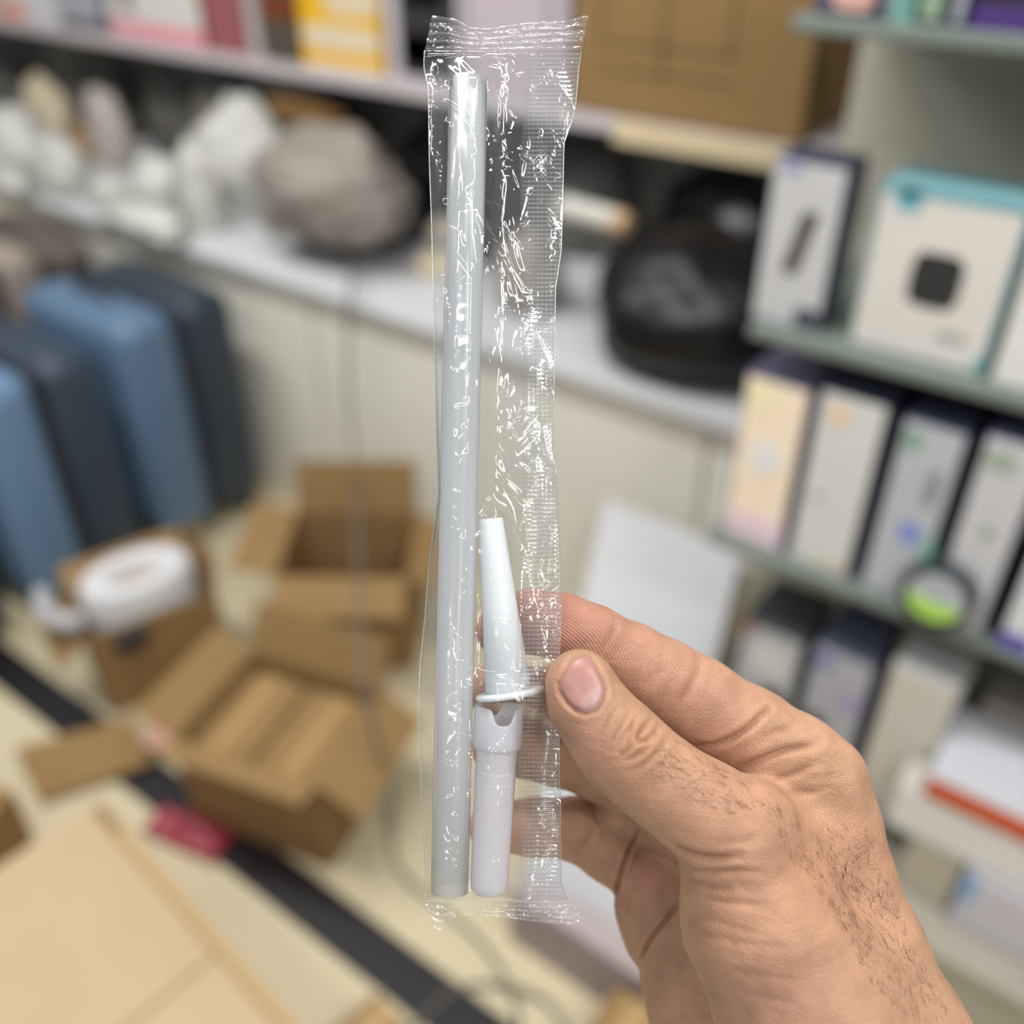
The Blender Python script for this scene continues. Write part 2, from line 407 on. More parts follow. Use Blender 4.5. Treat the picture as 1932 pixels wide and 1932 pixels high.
# first shelf
rbox('phone_case_box', 'tall white box with a slanted black gadget picture on the shelf above the pastel boxes', 1416, 1552, 296, 592, 1.054, 1.215, (196, 196, 198), (52, 56, 72), NAVY, decals=[
    ('gadget_print', 0.34, 0.72, 0.34, 0.72, (64, 62, 58), 'slant'), ('logo_print', 0.12, 0.42, 0.92, 0.97, (150, 152, 190), 'soft'), ('corner_print', 0.62, 0.96, 0.03, 0.15, (70, 70, 84), 'soft')], d=0.07)
rbox('speaker_box', 'square white box with teal top band and black rounded gadget picture', 1598, 1868, 352, 652, 1.054, 1.215, (216, 212, 206), (120, 170, 178), (126, 168, 176), decals=[
    ('teal_band', 0.0, 1.0, 0.95, 1.0, (112, 166, 176), 'rect'), ('teal_tab', 0.12, 0.30, 0.86, 0.99, (98, 170, 184), 'soft'), ('gadget_print', 0.34, 0.70, 0.34, 0.66, (48, 49, 51), 'soft'),
    ('grey_text', 0.62, 0.84, 0.17, 0.22, (160, 160, 154), 'soft'), ('teal_mark', 0.92, 0.985, 0.04, 0.12, (120, 176, 178), 'soft')], d=0.1)
rbox('white_box', 'plain white box cut by the right frame edge on the middle shelf', 1876, 2040, 380, 690, 1.054, 1.205, (222, 222, 218), d=0.09)
# second shelf
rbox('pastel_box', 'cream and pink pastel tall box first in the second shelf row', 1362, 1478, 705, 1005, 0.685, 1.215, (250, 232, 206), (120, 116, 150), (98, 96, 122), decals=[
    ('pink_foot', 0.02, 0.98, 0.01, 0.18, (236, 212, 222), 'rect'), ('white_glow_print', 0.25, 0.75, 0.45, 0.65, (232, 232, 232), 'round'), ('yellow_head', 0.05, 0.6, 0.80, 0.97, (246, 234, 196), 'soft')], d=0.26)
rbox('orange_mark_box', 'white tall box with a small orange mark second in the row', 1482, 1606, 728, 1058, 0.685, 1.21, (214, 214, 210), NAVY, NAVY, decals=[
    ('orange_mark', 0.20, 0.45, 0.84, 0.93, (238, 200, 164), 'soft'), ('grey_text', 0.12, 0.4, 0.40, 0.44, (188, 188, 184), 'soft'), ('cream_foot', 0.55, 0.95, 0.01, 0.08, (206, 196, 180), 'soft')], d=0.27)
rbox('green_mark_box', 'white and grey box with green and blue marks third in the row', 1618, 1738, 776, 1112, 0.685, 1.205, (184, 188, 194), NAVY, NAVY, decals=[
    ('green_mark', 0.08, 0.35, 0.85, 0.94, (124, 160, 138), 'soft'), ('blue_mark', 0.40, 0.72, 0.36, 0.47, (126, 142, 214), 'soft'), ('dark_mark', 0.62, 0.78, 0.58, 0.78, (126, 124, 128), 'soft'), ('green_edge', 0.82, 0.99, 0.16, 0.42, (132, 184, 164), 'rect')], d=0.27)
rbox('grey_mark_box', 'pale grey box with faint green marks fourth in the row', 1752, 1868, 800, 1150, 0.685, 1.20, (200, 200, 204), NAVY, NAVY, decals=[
    ('green_mark', 0.1, 0.6, 0.84, 0.94, (160, 172, 158), 'soft'), ('dot_mark', 0.45, 0.6, 0.50, 0.57, (134, 146, 118), 'round'), ('green_foot', 0.3, 0.8, 0.08, 0.2, (180, 196, 178), 'soft')], d=0.12)
rbox('end_box', 'white box at the right frame edge of the second shelf', 1882, 2010, 880, 1200, 0.685, 1.195, (218, 220, 224), NAVY, NAVY, decals=[('purple_mark', 0.0, 0.6, 0.0, 0.10, (84, 70, 168), 'soft')], d=0.27)
# round boxed watch in front
wp = onv(1778, 1092, 1.175)
we = empty('round_gadget', (wp[0], 1.175, 0.685 + 0.001), label='round black rimmed gadget pack with a lime green lower half', cat='gadget')
wr = 0.052
def disc(r, y0, y1, n=36, half=None):
    bm = bmesh.new()
    angs = [2 * math.pi * k / n for k in range(n)] if half is None else [half[0] + (half[1] - half[0]) * k / n for k in range(n + 1)]
    a = [bm.verts.new((r * math.cos(t), y0, r * math.sin(t))) for t in angs]
    b = [bm.verts.new((r * math.cos(t), y1, r * math.sin(t))) for t in angs]
    bm.faces.new(a); bm.faces.new(b[::-1])
    for k in range(len(a)):
        j = (k + 1) % len(a)
        bm.faces.new((a[k], b[k], b[j], a[j]))
    return bm
obj('rim', disc(wr, 0.0, 0.02), paint((52, 60, 64)), we, (0, 0, wr))
obj('face', disc(wr * 0.74, -0.002, 0.0), paint((176, 180, 190)), we, (0, 0, wr))
obj('lime_half', disc(wr * 0.74, -0.004, -0.002, 24, (math.radians(185), math.radians(345))), paint((176, 220, 100)), we, (0, 0, wr))
obj('foot', boxm((-0.03, 0.0, -0.0005), (0.03, 0.02, 0.004)), paint((52, 60, 64)), we)
# bottom deck
rbox('camera_box', 'black edged grey box with a round black lens print, left of a pair', 1352, 1466, 1168, 1440, 0.26, 1.21, (176, 176, 178), (56, 58, 64), (66, 67, 70), decals=[
    ('red_mark', 0.0, 0.22, 0.90, 0.99, (150, 96, 96), 'soft'), ('lens_print', 0.45, 0.9, 0.30, 0.55, (40, 38, 38), 'round'), ('white_glow_print', 0.2, 0.85, 0.62, 0.88, (206, 206, 206), 'soft')], d=0.14)
rbox('camera_box', 'dark topped grey box with purple marks, right of a pair', 1470, 1585, 1205, 1490, 0.26, 1.205, (172, 172, 178), (56, 60, 74), (74, 80, 98), decals=[
    ('purple_mark', 0.05, 0.35, 0.84, 0.95, (128, 128, 176), 'soft'), ('purple_mark', 0.6, 0.95, 0.60, 0.74, (160, 154, 184), 'soft'), ('lens_print', 0.05, 0.5, 0.22, 0.5, (44, 42, 44), 'round')], d=0.14)
rbox('cream_box', 'plain cream white tall box on the bottom deck', 1592, 1722, 1238, 1545, 0.26, 1.20, (204, 198, 186), (178, 178, 178), d=0.14)
rbox('grey_box', 'greyish low box behind the orange striped carton', 1790, 1990, 1330, 1480, 0.262, 1.30, (150, 140, 132), (140, 134, 130), d=0.09)
rbox('teal_tag_box', 'small grey box with a teal tag deep on the bottom deck', 1760, 1900, 1260, 1420, 0.40, 1.40, (150, 146, 138), decals=[('teal_tag', 0.55, 0.75, 0.3, 0.6, (88, 128, 128), 'soft')], d=0.08)
def zat(x, y, v): return float(onv(x, y, v)[2])
zo = zat(1742, 1500, 1.12); zw = zat(1700, 1572, 1.12)
def stackbox(name, label, xl, xr, yref, z0, z1, v, front, side=None, decals=(), d=0.13):
    return pbox(name, label, 'box', onv(xl, yref, v)[0], onv(xr, yref, v)[0], v, v + d, z0, z1, front, side, side, decals)
stackbox('orange_carton', 'flat white carton with a bright orange front edge', 1742, 2060, 1480, zo, zo + 0.046, 1.12, (206, 78, 4), (200, 202, 208), [('peach_band', 0, 1, 0.90, 0.98, (214, 130, 100), 'rect')], 0.17)
stackbox('white_tray', 'white flat box under the orange carton', 1665, 2040, 1560, zw, zo - 0.003, 1.125, (224, 222, 218), (206, 200, 190), (), 0.065)
stackbox('blue_box', 'white and blue box under the white flat box', 1822, 2060, 1650, 0.19, zw - 0.003, 1.115, (202, 198, 206), (180, 180, 186), [('blue_end', 0.0, 0.16, 0.5, 1.0, (140, 172, 210), 'rect')], 0.07)
stackbox('beige_box', 'plain beige box left of the blue one under the white flat box', 1690, 1815, 1650, 0.19, zw - 0.003, 1.13, (186, 178, 160), None, (), 0.055)
# plinth below the deck that carries the front row
world_child(obj('plinth', boxm((-0.487, 1.24, 0.0), (1.9, 1.5, 0.242), 0.003), paint((160, 156, 142))), su)
bt = empty('stock_tray', (0.2, 1.16, 0), label='low grey stock tray on the floor along the shelving', cat='tray')
world_child(obj('tray_body', boxm((-0.12, 1.06, 0.0), (1.2, 1.235, 0.188), 0.006), paint((166, 160, 146))), bt)
world_child(obj('tray_lip', boxm((-0.125, 1.052, 0.17), (1.2, 1.06, 0.189), 0.002), paint((176, 170, 156))), bt)

# ------------------------------------------------------------------ white board leaning on the counter
TL = onv(1140, 940, 1.49); TR = onv(1400, 1040, 1.49); BL = onz(985, 1685, 0.014); BR = onz(1215, 1795, 0.014)
wbm = quadslab([TL, BL, BR, TR], 0.012)
wo = obj('white_board', wbm, paint((194, 194, 197)), None)
tag(wo, 'large plain white board leaning back against the counter behind the hand', 'board')
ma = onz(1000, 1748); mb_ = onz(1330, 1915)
me_ = empty('mauve_block', ((ma[0] + mb_[0]) / 2 + 0.02, 0.762, 0), label='low mauve grey block added on the floor below the white board', cat='box')  # block added where the board's lower part turns mauve
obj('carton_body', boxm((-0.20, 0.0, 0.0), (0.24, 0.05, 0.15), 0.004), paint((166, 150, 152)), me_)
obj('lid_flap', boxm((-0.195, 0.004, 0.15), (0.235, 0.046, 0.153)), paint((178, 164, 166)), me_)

# ------------------------------------------------------------------ suitcases
def suitcase(label, u1, v0, v1, w, h, c1, c2):
    th = v1 - v0
    e = empty('suitcase', (u1, v0, 0), 0, label, 'suitcase', 'blue suitcases lined up by the counter')
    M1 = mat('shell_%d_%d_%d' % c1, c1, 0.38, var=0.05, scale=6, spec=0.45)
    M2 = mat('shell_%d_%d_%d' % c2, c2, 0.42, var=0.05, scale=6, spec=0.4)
    zb = 0.05
    half = th / 2
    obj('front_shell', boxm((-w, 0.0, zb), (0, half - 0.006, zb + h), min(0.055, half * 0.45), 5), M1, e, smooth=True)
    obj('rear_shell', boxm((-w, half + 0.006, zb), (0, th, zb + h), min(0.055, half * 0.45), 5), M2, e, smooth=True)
    obj('zipper_band', boxm((-w + 0.02, half - 0.03, zb + 0.02), (-0.02, half + 0.03, zb + h - 0.02), 0.02, 3), paint((34, 40, 52)), e)
    for k in range(5):
        x = -w * (0.14 + 0.18 * k)
        obj('rib', boxm((x - 0.012, -0.006, zb + 0.08), (x + 0.012, 0.006, zb + h - 0.08), 0.004), M1, e)
    for x in (-w + 0.06, -0.06):
        for y in (0.05, th - 0.05):
            obj('wheel', disc(0.024, -0.011, 0.011, 20), paint((30, 30, 32)), e, (x, y, 0.024))
            obj('wheel_housing', boxm((x - 0.018, y - 0.018, 0.03), (x + 0.018, y + 0.018, zb + 0.012), 0.004), paint((40, 42, 46)), e)
    obj('carry_handle', tubem(smoothpath([(-w * 0.64, half * 0.5, zb + h - 0.004), (-w * 0.62, half * 0.5, zb + h + 0.02), (-w * 0.5, half * 0.5, zb + h + 0.026), (-w * 0.38, half * 0.5, zb + h + 0.02), (-w * 0.36, half * 0.5, zb + h - 0.004)], 4), 0.008, 8), paint((50, 58, 70)), e, smooth=True)
    return e
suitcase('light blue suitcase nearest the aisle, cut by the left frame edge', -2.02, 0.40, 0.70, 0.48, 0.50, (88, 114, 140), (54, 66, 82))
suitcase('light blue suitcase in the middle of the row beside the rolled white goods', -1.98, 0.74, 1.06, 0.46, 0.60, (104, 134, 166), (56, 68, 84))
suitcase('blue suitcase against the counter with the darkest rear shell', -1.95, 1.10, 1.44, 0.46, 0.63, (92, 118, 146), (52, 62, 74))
sg = empty('grey_suitcase', (-2.45, 0.96, 0), 0.0, 'taupe grey suitcase standing behind the blue ones at the left edge', 'suitcase')
obj('front_shell', boxm((-0.42, 0, 0.04), (0.0, 0.13, 0.74), 0.05, 5), mat('taupe_shell', (150, 138, 128), 0.45), sg, smooth=True)
obj('rear_shell', boxm((-0.42, 0.142, 0.04), (0.0, 0.27, 0.74), 0.05, 5), mat('taupe_shell', (150, 138, 128), 0.45), sg, smooth=True)
obj('zipper_band', boxm((-0.40, 0.11, 0.06), (-0.02, 0.16, 0.72), 0.02, 3), paint((60, 54, 50)), sg)
for x in (-0.36, -0.06):
    obj('wheel', disc(0.022, -0.01, 0.01, 20), paint((30, 30, 32)), sg, (x, 0.07, 0.022))
    obj('wheel', disc(0.022, -0.01, 0.01, 20), paint((30, 30, 32)), sg, (x, 0.22, 0.022))
lump('brown_bag', 'dark brown soft bag lying between the taupe suitcase and the counter', 'bag', 150, 950, 160, 105, mat('brown_bag', (92, 84, 78), 0.6, var=0.2, scale=8, bump=0.3, bscale=30), 0.085, 21, base=0.0).location = (-2.78, 1.365, 0.5)
sb_ = empty('brown_stool', (-2.78, 1.365, 0), label='dark stool under the brown bag behind the suitcases', cat='stool')
obj('seat', boxm((-0.2, -0.1, 0.53), (0.2, 0.1, 0.56), 0.01), paint((60, 56, 54)), sb_)
for x in (-0.17, 0.17):
    for y in (-0.08, 0.08):
        obj('leg', boxm((x - 0.012, y - 0.012, 0), (x + 0.012, y + 0.012, 0.53)), paint((50, 48, 46)), sb_)
bpy.data.objects['brown_bag'].location.z = 0.56 - min(v.co.z for v in bpy.data.objects['brown_bag'].data.vertices)

# ------------------------------------------------------------------ open cardboard cartons
def open_carton(name, label, loc, a, b, h, rz, flaps, th=0.005, flap_len=None, zbase=0.0):
    """a along local x, b along local y; flaps: dict side -> opening angle in degrees from closed (0) to straight up (90), hanging out (200)"""
    e = empty(name, (loc[0], loc[1], zbase), rz, label, 'box')
    obj('side_panel', boxm((-a / 2, -b / 2, 0), (a / 2, -b / 2 + th, h)), CARD, e)
    obj('side_panel', boxm((-a / 2, b / 2 - th, 0), (a / 2, b / 2, h)), CARD, e)
    obj('side_panel', boxm((-a / 2, -b / 2 + th, 0), (-a / 2 + th, b / 2 - th, h)), CARD, e)
    obj('side_panel', boxm((a / 2 - th, -b / 2 + th, 0), (a / 2, b / 2 - th, h)), CARD, e)
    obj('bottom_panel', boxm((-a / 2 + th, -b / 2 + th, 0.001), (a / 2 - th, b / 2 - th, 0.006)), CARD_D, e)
    for side, (ang, ln) in flaps.items():
        t = math.radians(ang)
        L = a if side in ('-y', '+y') else b
        bm = boxm((-L / 2 + 0.004, 0.0, -th / 2), (L / 2 - 0.004, ln, th / 2))
        o = obj('flap', bm, CARD, e)
        # local: hinge along x, flap extends +y (inwards when closed), rotate about x by ang
        if side == '-y': base, zr = (0, -b / 2 + th / 2, h), 0
        elif side == '+y': base, zr = (0, b / 2 - th / 2, h), math.pi
        elif side == '-x': base, zr = (-a / 2 + th / 2, 0, h), -math.pi / 2
        else: base, zr = (a / 2 - th / 2, 0, h), math.pi / 2
        o.matrix_local = Matrix.Translation(base) @ Matrix.Rotation(zr, 4, 'Z') @ Matrix.Rotation(t, 4, 'X')
    return e
# front open carton: near corner, left corner, right corner measured on the floor
n_, l_, r_ = onz(625, 1640), onz(370, 1545), onz(735, 1470)
ax = (n_ - l_); rz1 = math.atan2(ax[1], ax[0]); A1 = float(np.linalg.norm(ax)); B1 = 0.26
bx_ = np.array([-math.sin(rz1), math.cos(rz1), 0])
c1 = (n_ + l_) / 2 + bx_ * B1 / 2
fb = open_carton('open_carton', 'open brown carton in front with flaps folded out and small boxes inside', c1, A1, B1, 0.235, rz1,
    {'-y': (172, 0.05), '+x': (212, 0.10), '+y': (112, 0.11), '-x': (150, 0.09)})
for i, (fx, lb) in enumerate(((-0.115, 'left inner brown carton inside the front open carton'), (0.045, 'right inner brown carton inside the front open carton'))):
    q = np.array(c1) + (n_ - l_) / A1 * (fx + 0.02) + bx_ * (-0.0)
    ic = empty('inner_carton', (q[0], q[1], 0.007), rz1, lb, 'box')
    obj('carton_body', boxm((-0.074, -0.115, 0.0), (0.074, 0.115, 0.185), 0.003), CARD, ic)
    obj('tape_strip', boxm((-0.012, -0.114, 0.185), (0.012, 0.114, 0.1856)), mat('tan_tape', (178, 146, 98), 0.35), ic)
# carton behind
b0 = onz(690, 1010, 0.30)
open_carton('open_carton', 'shadowed open brown carton behind, against the counter', (-1.36, 1.20), 0.30, 0.26, 0.27, 0.62,
    {'-y': (205, 0.10), '+x': (215, 0.10), '+y': (105, 0.13), '-x': (165, 0.10)})
# tall carton with the rolls
n_, r_ = onz(215, 1350), onz(440, 1255)
dx = r_ - n_; rzt = math.atan2(dx[1], dx[0]); At = float(np.linalg.norm(dx)); 
by_ = np.array([-math.sin(rzt), math.cos(rzt), 0])
ct = (n_ + r_) / 2 + by_ * 0.09
tc_ = open_carton('tall_carton', 'tall brown carton holding a white roll with a tan core', ct, At, 0.18, 0.23, rzt,
    {'-x': (215, 0.09), '+x': (100, 0.09), '+y': (150, 0.07)})
rl = empty('white_roll', (ct[0], ct[1], 0.10), rzt, 'big white rolled sheet with tan core standing in the tall carton', 'roll')
bm = lathe([(0.040, 0.0), (0.080, 0.0), (0.086, 0.02), (0.086, 0.185), (0.078, 0.20), (0.050, 0.20), (0.040, 0.185), (0.040, 0.0)], 40)
bmesh.ops.scale(bm, vec=(1.42, 0.94, 1.0), verts=bm.verts)
obj('rolled_sheet', bm, mat('white_roll', (212, 212, 214), 0.5, var=0.04, scale=8), rl, smooth=True)
bm = lathe([(0.0, 0.15), (0.037, 0.15), (0.037, 0.0), (0.0, 0.0)], 28)
bmesh.ops.scale(bm, vec=(1.42, 0.94, 1.0), verts=bm.verts)
obj('tan_core', bm, paint((206, 160, 108)), rl, smooth=True)
q = np.array(ct) - dx / At * 0.165 + by_ * 0.02
r2 = obj('foam_sheet', tubem(smoothpath([(-0.02, 0.06, 0.0), (-0.028, 0.0, 0.0), (-0.01, -0.06, 0.0), (0.03, -0.085, 0.0)], 6), 0.02, 10), mat('foam_grey', (176, 176, 180), 0.6), None, (q[0], q[1], 0.262), (0, 0, rzt), smooth=True)
tag(r2, 'curved pale grey foam strip at the left rim of the tall carton', 'foam')
q = onz(238, 1128, 0.235)
qc = np.array(ct) - by_ * 0.106 - dx / At * 0.06
bk = obj('black_clip', boxm((-0.035, -0.012, -0.03), (0.035, 0.012, 0.02), 0.008, 3), paint((48, 47, 48)), None, (qc[0], qc[1], 0.205), (0, 0, rzt))
tag(bk, 'black plastic clip hooked on the front rim of the tall carton', 'clip')

# flat cardboard pieces on the floor
fp = obj('cardboard_flap', quadslab([onz(28, 1412, 0.05), onz(75, 1510, 0.02), onz(285, 1440, 0.02), onz(250, 1352, 0.05)], 0.005), CARD, None)
tag(fp, 'loose brown cardboard flap lying across the black floor strip', 'cardboard')
rp = bmesh.new()
bmesh.ops.create_grid(rp, x_segments=16, y_segments=16, size=1)
p = onz(358, 1578)
for v in rp.verts:
    z = mnoise.noise(Vector((v.co.x * 2.1, v.co.y * 2.3, 4.0))) * 0.5 + mnoise.noise(Vector((v.co.x * 5, v.co.y * 5, 9.0))) * 0.25
    v.co = Vector((v.co.x * 0.085, v.co.y * 0.034, 0.016 + 0.02 * abs(z)))
ro = obj('red_wrapper', rp, mat('red_film', (150, 46, 62), 0.25, var=0.3, scale=40), None, (p[0], p[1], 0.0), (0, 0, 0.25), smooth=True)
md = ro.modifiers.new('thick', 'SOLIDIFY'); md.thickness = 0.012; md.offset = -1
tag(ro, 'crumpled dark red plastic wrapper on the black floor strip', 'wrapper')
pk = bmesh.new()
bmesh.ops.create_grid(pk, x_segments=14, y_segments=14, size=1)
for v in pk.verts:
    z = mnoise.noise(Vector((v.co.x * 2.5, v.co.y * 2.0, 14.0)))
    v.co = Vector((v.co.x * 0.04, v.co.y * 0.05, 0.012 + 0.015 * abs(z)))
p = onz(322, 1392)
po = obj('pink_wrapper', pk, mat('pink_paper', (206, 160, 140), 0.6, var=0.15, scale=30), None, (p[0], p[1], 0.0), (0, 0, 0.5), smooth=True)
md = po.modifiers.new('thick', 'SOLIDIFY'); md.thickness = 0.01; md.offset = -1
tag(po, 'small pale pink wrapper between the tall carton and the open carton', 'wrapper')
# big pale carton in the lower left corner
ZC = 0.30
pA, pB, pC = onz(190, 1510, ZC), onz(560, 1932, ZC), onz(0, 1606, ZC)
ex = (pB - pA) / np.linalg.norm(pB - pA)
rzb = math.atan2(ex[1], ex[0])
ey = np.array([math.sin(rzb), -math.cos(rzb), 0])
Lx, Ly = 0.72, 0.50
cb = pA + ex * Lx / 2 + ey * Ly / 2
bgc = empty('pale_carton', (cb[0], cb[1], 0), rzb, 'big pale cardboard carton filling the lower left corner', 'box')
obj('carton_body', boxm((-Lx / 2, -Ly / 2, 0), (Lx / 2, Ly / 2, ZC - 0.004), 0.004), CARD, bgc)
half = Lx * 0.52
obj('top_flap', boxm((-Lx / 2, -Ly / 2, ZC - 0.004), (-Lx / 2 + half - 0.002, Ly / 2 - 0.02, ZC), 0.001, 1), CARD_L, bgc)
obj('top_flap', boxm((-Lx / 2 + half + 0.002, -Ly / 2, ZC - 0.004), (Lx / 2, Ly / 2 - 0.02, ZC), 0.001, 1), CARD_L, bgc)
obj('folded_edge', boxm((-Lx / 2 + 0.08, Ly / 2 - 0.018, ZC - 0.004), (Lx / 2, Ly / 2 + 0.002, ZC + 0.002), 0.001, 1), mat('cardboard_edge', (188, 158, 116), 0.85), bgc)
def small_carton(label, x, y, w, d, h, rz):
    p = onz(x, y, h)
    e = empty('small_carton', (p[0], p[1], 0), rz, label, 'box')
    obj('carton_body', boxm((-w / 2, -d, 0), (w / 2, 0, h), 0.003), CARD, e)
    obj('tape_strip', boxm((-0.02, -d + 0.001, h), (0.02, -0.001, h + 0.0008)), mat('tan_tape', (178, 146, 98), 0.35), e)
small_carton('brown carton whose top edge peeks in at the bottom frame edge by the black strip', 738, 1902, 0.075, 0.12, 0.10, -0.15)
small_carton('brown carton peeking in at the bottom frame edge left of the wrist', 1215, 1892, 0.10, 0.15, 0.12, 0.0)
small_carton('brown carton corner at the left frame edge beside the pale carton', -25, 1475, 0.13, 0.08, 0.14, 0.3)
# cable: hangs from the counter, runs over the floor, loop at the bottom
cpts = [onv(668, 470, 1.60), onv(662, 530, 1.475), onv(657, 640, 1.47), onv(658, 760, 1.44), onv(668, 880, 1.36), onz(674, 1010, 0.52), onz(678, 1120, 0.47), onz(684, 1250, 0.41), onz(704, 1370, 0.33), onz(738, 1480, 0.13), onz(738, 1570, 0.012), onz(752, 1640, 0.006), onz(830, 1710, 0.006), onz(905, 1775, 0.006), onz(955, 1850, 0.006), onz(975, 1910, 0.006), onz(985, 1990, 0.006)]
cpts[0][2] = 0.732
cb_ = obj('power_cable', tubem(smoothpath([tuple(p) for p in cpts], 6), 0.0045, 8), mat('grey_cable', (104, 100, 92), 0.5), None, smooth=True)
tag(cb_, 'grey cable hanging from the counter and trailing across the floor', 'cable')
lp = [onz(760, 1960, 0.006), onz(805, 1915, 0.006), onz(850, 1872, 0.006), onz(905, 1858, 0.006), onz(965, 1862, 0.019), onz(1030, 1890, 0.006), onz(1068, 1945, 0.006), onz(1085, 2010, 0.006)]
cb2 = obj('loose_cable', tubem(smoothpath([tuple(p) for p in lp], 6), 0.0045, 8), mat('grey_cable', (104, 100, 92), 0.5), None, smooth=True)
tag(cb2, 'grey cable arching over the floor at the bottom centre', 'cable')
#==HAND==
# ------------------------------------------------------------------ the hand (signed-distance modelling, surface nets)
HD = 250.0                                   # the packet plane is 250 mm in front of the lens
def P3(px, py, z):                           # pixel + offset towards the lens in mm -> lens frame mm
    d = HD - z
    return np.array([(px - 966) / FPX * d, (966 - py) / FPX * d, -d])
def to_world(p):                             # lens frame mm (n,3) -> world metres
    p = np.asarray(p, dtype=np.float64) * 0.001
    return cC + p[..., 0:1] * cR + p[..., 1:2] * cU - p[..., 2:3] * cF
def to_px(p):
    return 966 + FPX * p[:, 0] / -p[:, 2], 966 - FPX * p[:, 1] / -p[:, 2]

def cap(P, a, b, ra, rb):
    ba = b - a
    t = np.clip(((P - a) @ ba) / (ba @ ba), 0, 1).astype(np.float32)
    q = P - a - t[:, None] * ba
    return np.sqrt((q * q).sum(1)) - (ra + (rb - ra) * t)
def smin(a, b, k):
    h = np.clip(0.5 + 0.5 * (b - a) / k, 0, 1)
    return b + (a - b) * h - k * h * (1 - h)
def chain(P, pts, k=3.0):
    d = None
    for i in range(len(pts) - 1):
        c = cap(P, P3(*pts[i][:3]).astype(np.float32), P3(*pts[i + 1][:3]).astype(np.float32), pts[i][3], pts[i + 1][3])
        d = c if d is None else smin(d, c, k)
    return d
THUMB = [(1094, 1290, 9.5, 8.7), (1108, 1328, 10, 9.4), (1142, 1374, 10.5, 10.0), (1172, 1408, 11, 11.0), (1215, 1447, 11, 10.9), (1262, 1485, 11, 11.2), (1318, 1523, 10.5, 12.0), (1392, 1566, 10, 13.4)]
THENAR = [(1398, 1618, 7, 15.8), (1438, 1735, 7, 19.6), (1530, 1900, 8, 23.4), (1640, 2080, 9, 26), (1760, 2300, 12, 28)]
INDEX = [(946, 1190, -14.5, 7.2), (1000, 1172, -12.8, 8.3), (1060, 1183, -11, 8.8), (1117, 1206, -10.5, 9.0), (1190, 1248, -12, 10.2), (1250, 1285, -13, 11.3), (1312, 1322, -14, 12.0), (1415, 1383, -14, 12.2), (1500, 1434, -12.5, 12.2)]
META2 = [(1503, 1434, -12, 12.0), (1546, 1472, -12, 12.3), (1572, 1560, -11, 12.4), (1594, 1650, -10, 12.6), (1632, 1800, -6, 15.6), (1682, 1960, 0, 20), (1800, 2250, 8, 26)]
MIDDLE = [(930, 1302, -27, 7.4), (1060, 1318, -31, 9.4), (1130, 1342, -34, 10.0), (1250, 1382, -36, 11.0), (1420, 1462, -30, 12.0)]
RING = [(938, 1410, -30, 7.6), (1060, 1421, -35, 9.4), (1130, 1440, -39, 10.4), (1200, 1468, -43, 12.6), (1320, 1480, -40, 12.5), (1430, 1510, -38, 12.0)]
PINKY = [(930, 1560, -40, 7.2), (1010, 1560, -44, 8.2), (1085, 1563, -47, 8.9), (1150, 1606, -49, 8.8), (1215, 1650, -49, 9.6), (1290, 1660, -46, 11)]
PAD = [(1237, 1660, -44, 10.0), (1238, 1708, -42, 11.6), (1262, 1752, -40, 13.2), (1330, 1750, -34, 15)]
HEEL = [(1290, 1800, -37, 13.0), (1312, 1858, -34, 15.2), (1350, 1965, -26, 17.5), (1480, 2120, -10, 22), (1650, 2320, 4, 27)]
PALM = [[(1430, 1510, -32, 12), (1560, 1800, -16, 15)], [(1340, 1570, -45, 11), (1480, 1830, -26, 15)], [(1480, 1530, -22, 12), (1600, 1850, -10, 15)], [(1560, 1800, -16, 15), (1700, 2150, 4, 24)], [(1300, 1700, -40, 12), (1450, 1950, -22, 18)], [(1178, 1530, -46, 9.0), (1340, 1565, -44, 13)]]
for _c in [MIDDLE, RING, PINKY, PAD, HEEL] + PALM:
    for _i, _p in enumerate(_c):
        if _p[2] < -20: _c[_i] = (_p[0], _p[1], -20 + (_p[2] + 20) * 0.68, _p[3])
def sdf(P):
    P = P.astype(np.float32)
    body = chain(P, META2, 4)
    for c in PALM:
        body = smin(body, chain(P, c, 4), 7)
    body = smin(body, chain(P, HEEL, 4), 5)
    th = chain(P, THENAR, 6)
    web = cap(P, P3(1420, 1545, 2).astype(np.float32), P3(1520, 1600, -6).astype(np.float32), 10.5, 11.0)
    body = smin(body, smin(th, web, 8), 7)
    d = smin(body, chain(P, PAD, 4), 1.6)
    d = smin(d, chain(P, INDEX, 3), 3.0)
    d = smin(d, chain(P, MIDDLE, 3), 1.5)
    d = smin(d, chain(P, RING, 3), 1.5)
    d = smin(d, chain(P, PINKY, 3), 1.2)
    t = chain(P, THUMB, 3)
    # flatter nail side of the thumb tip
    d = smin(d, t, 5.0)
    return d
def grad(P, h=0.25):
    g = np.zeros_like(P)
    for s in ((1, -1, -1), (-1, -1, 1), (-1, 1, -1), (1, 1, 1)):
        s = np.array(s, dtype=np.float32)
        g += s * sdf(P + s * h)[:, None]
    return g / (np.linalg.norm(g, axis=1, keepdims=True) + 1e-9)

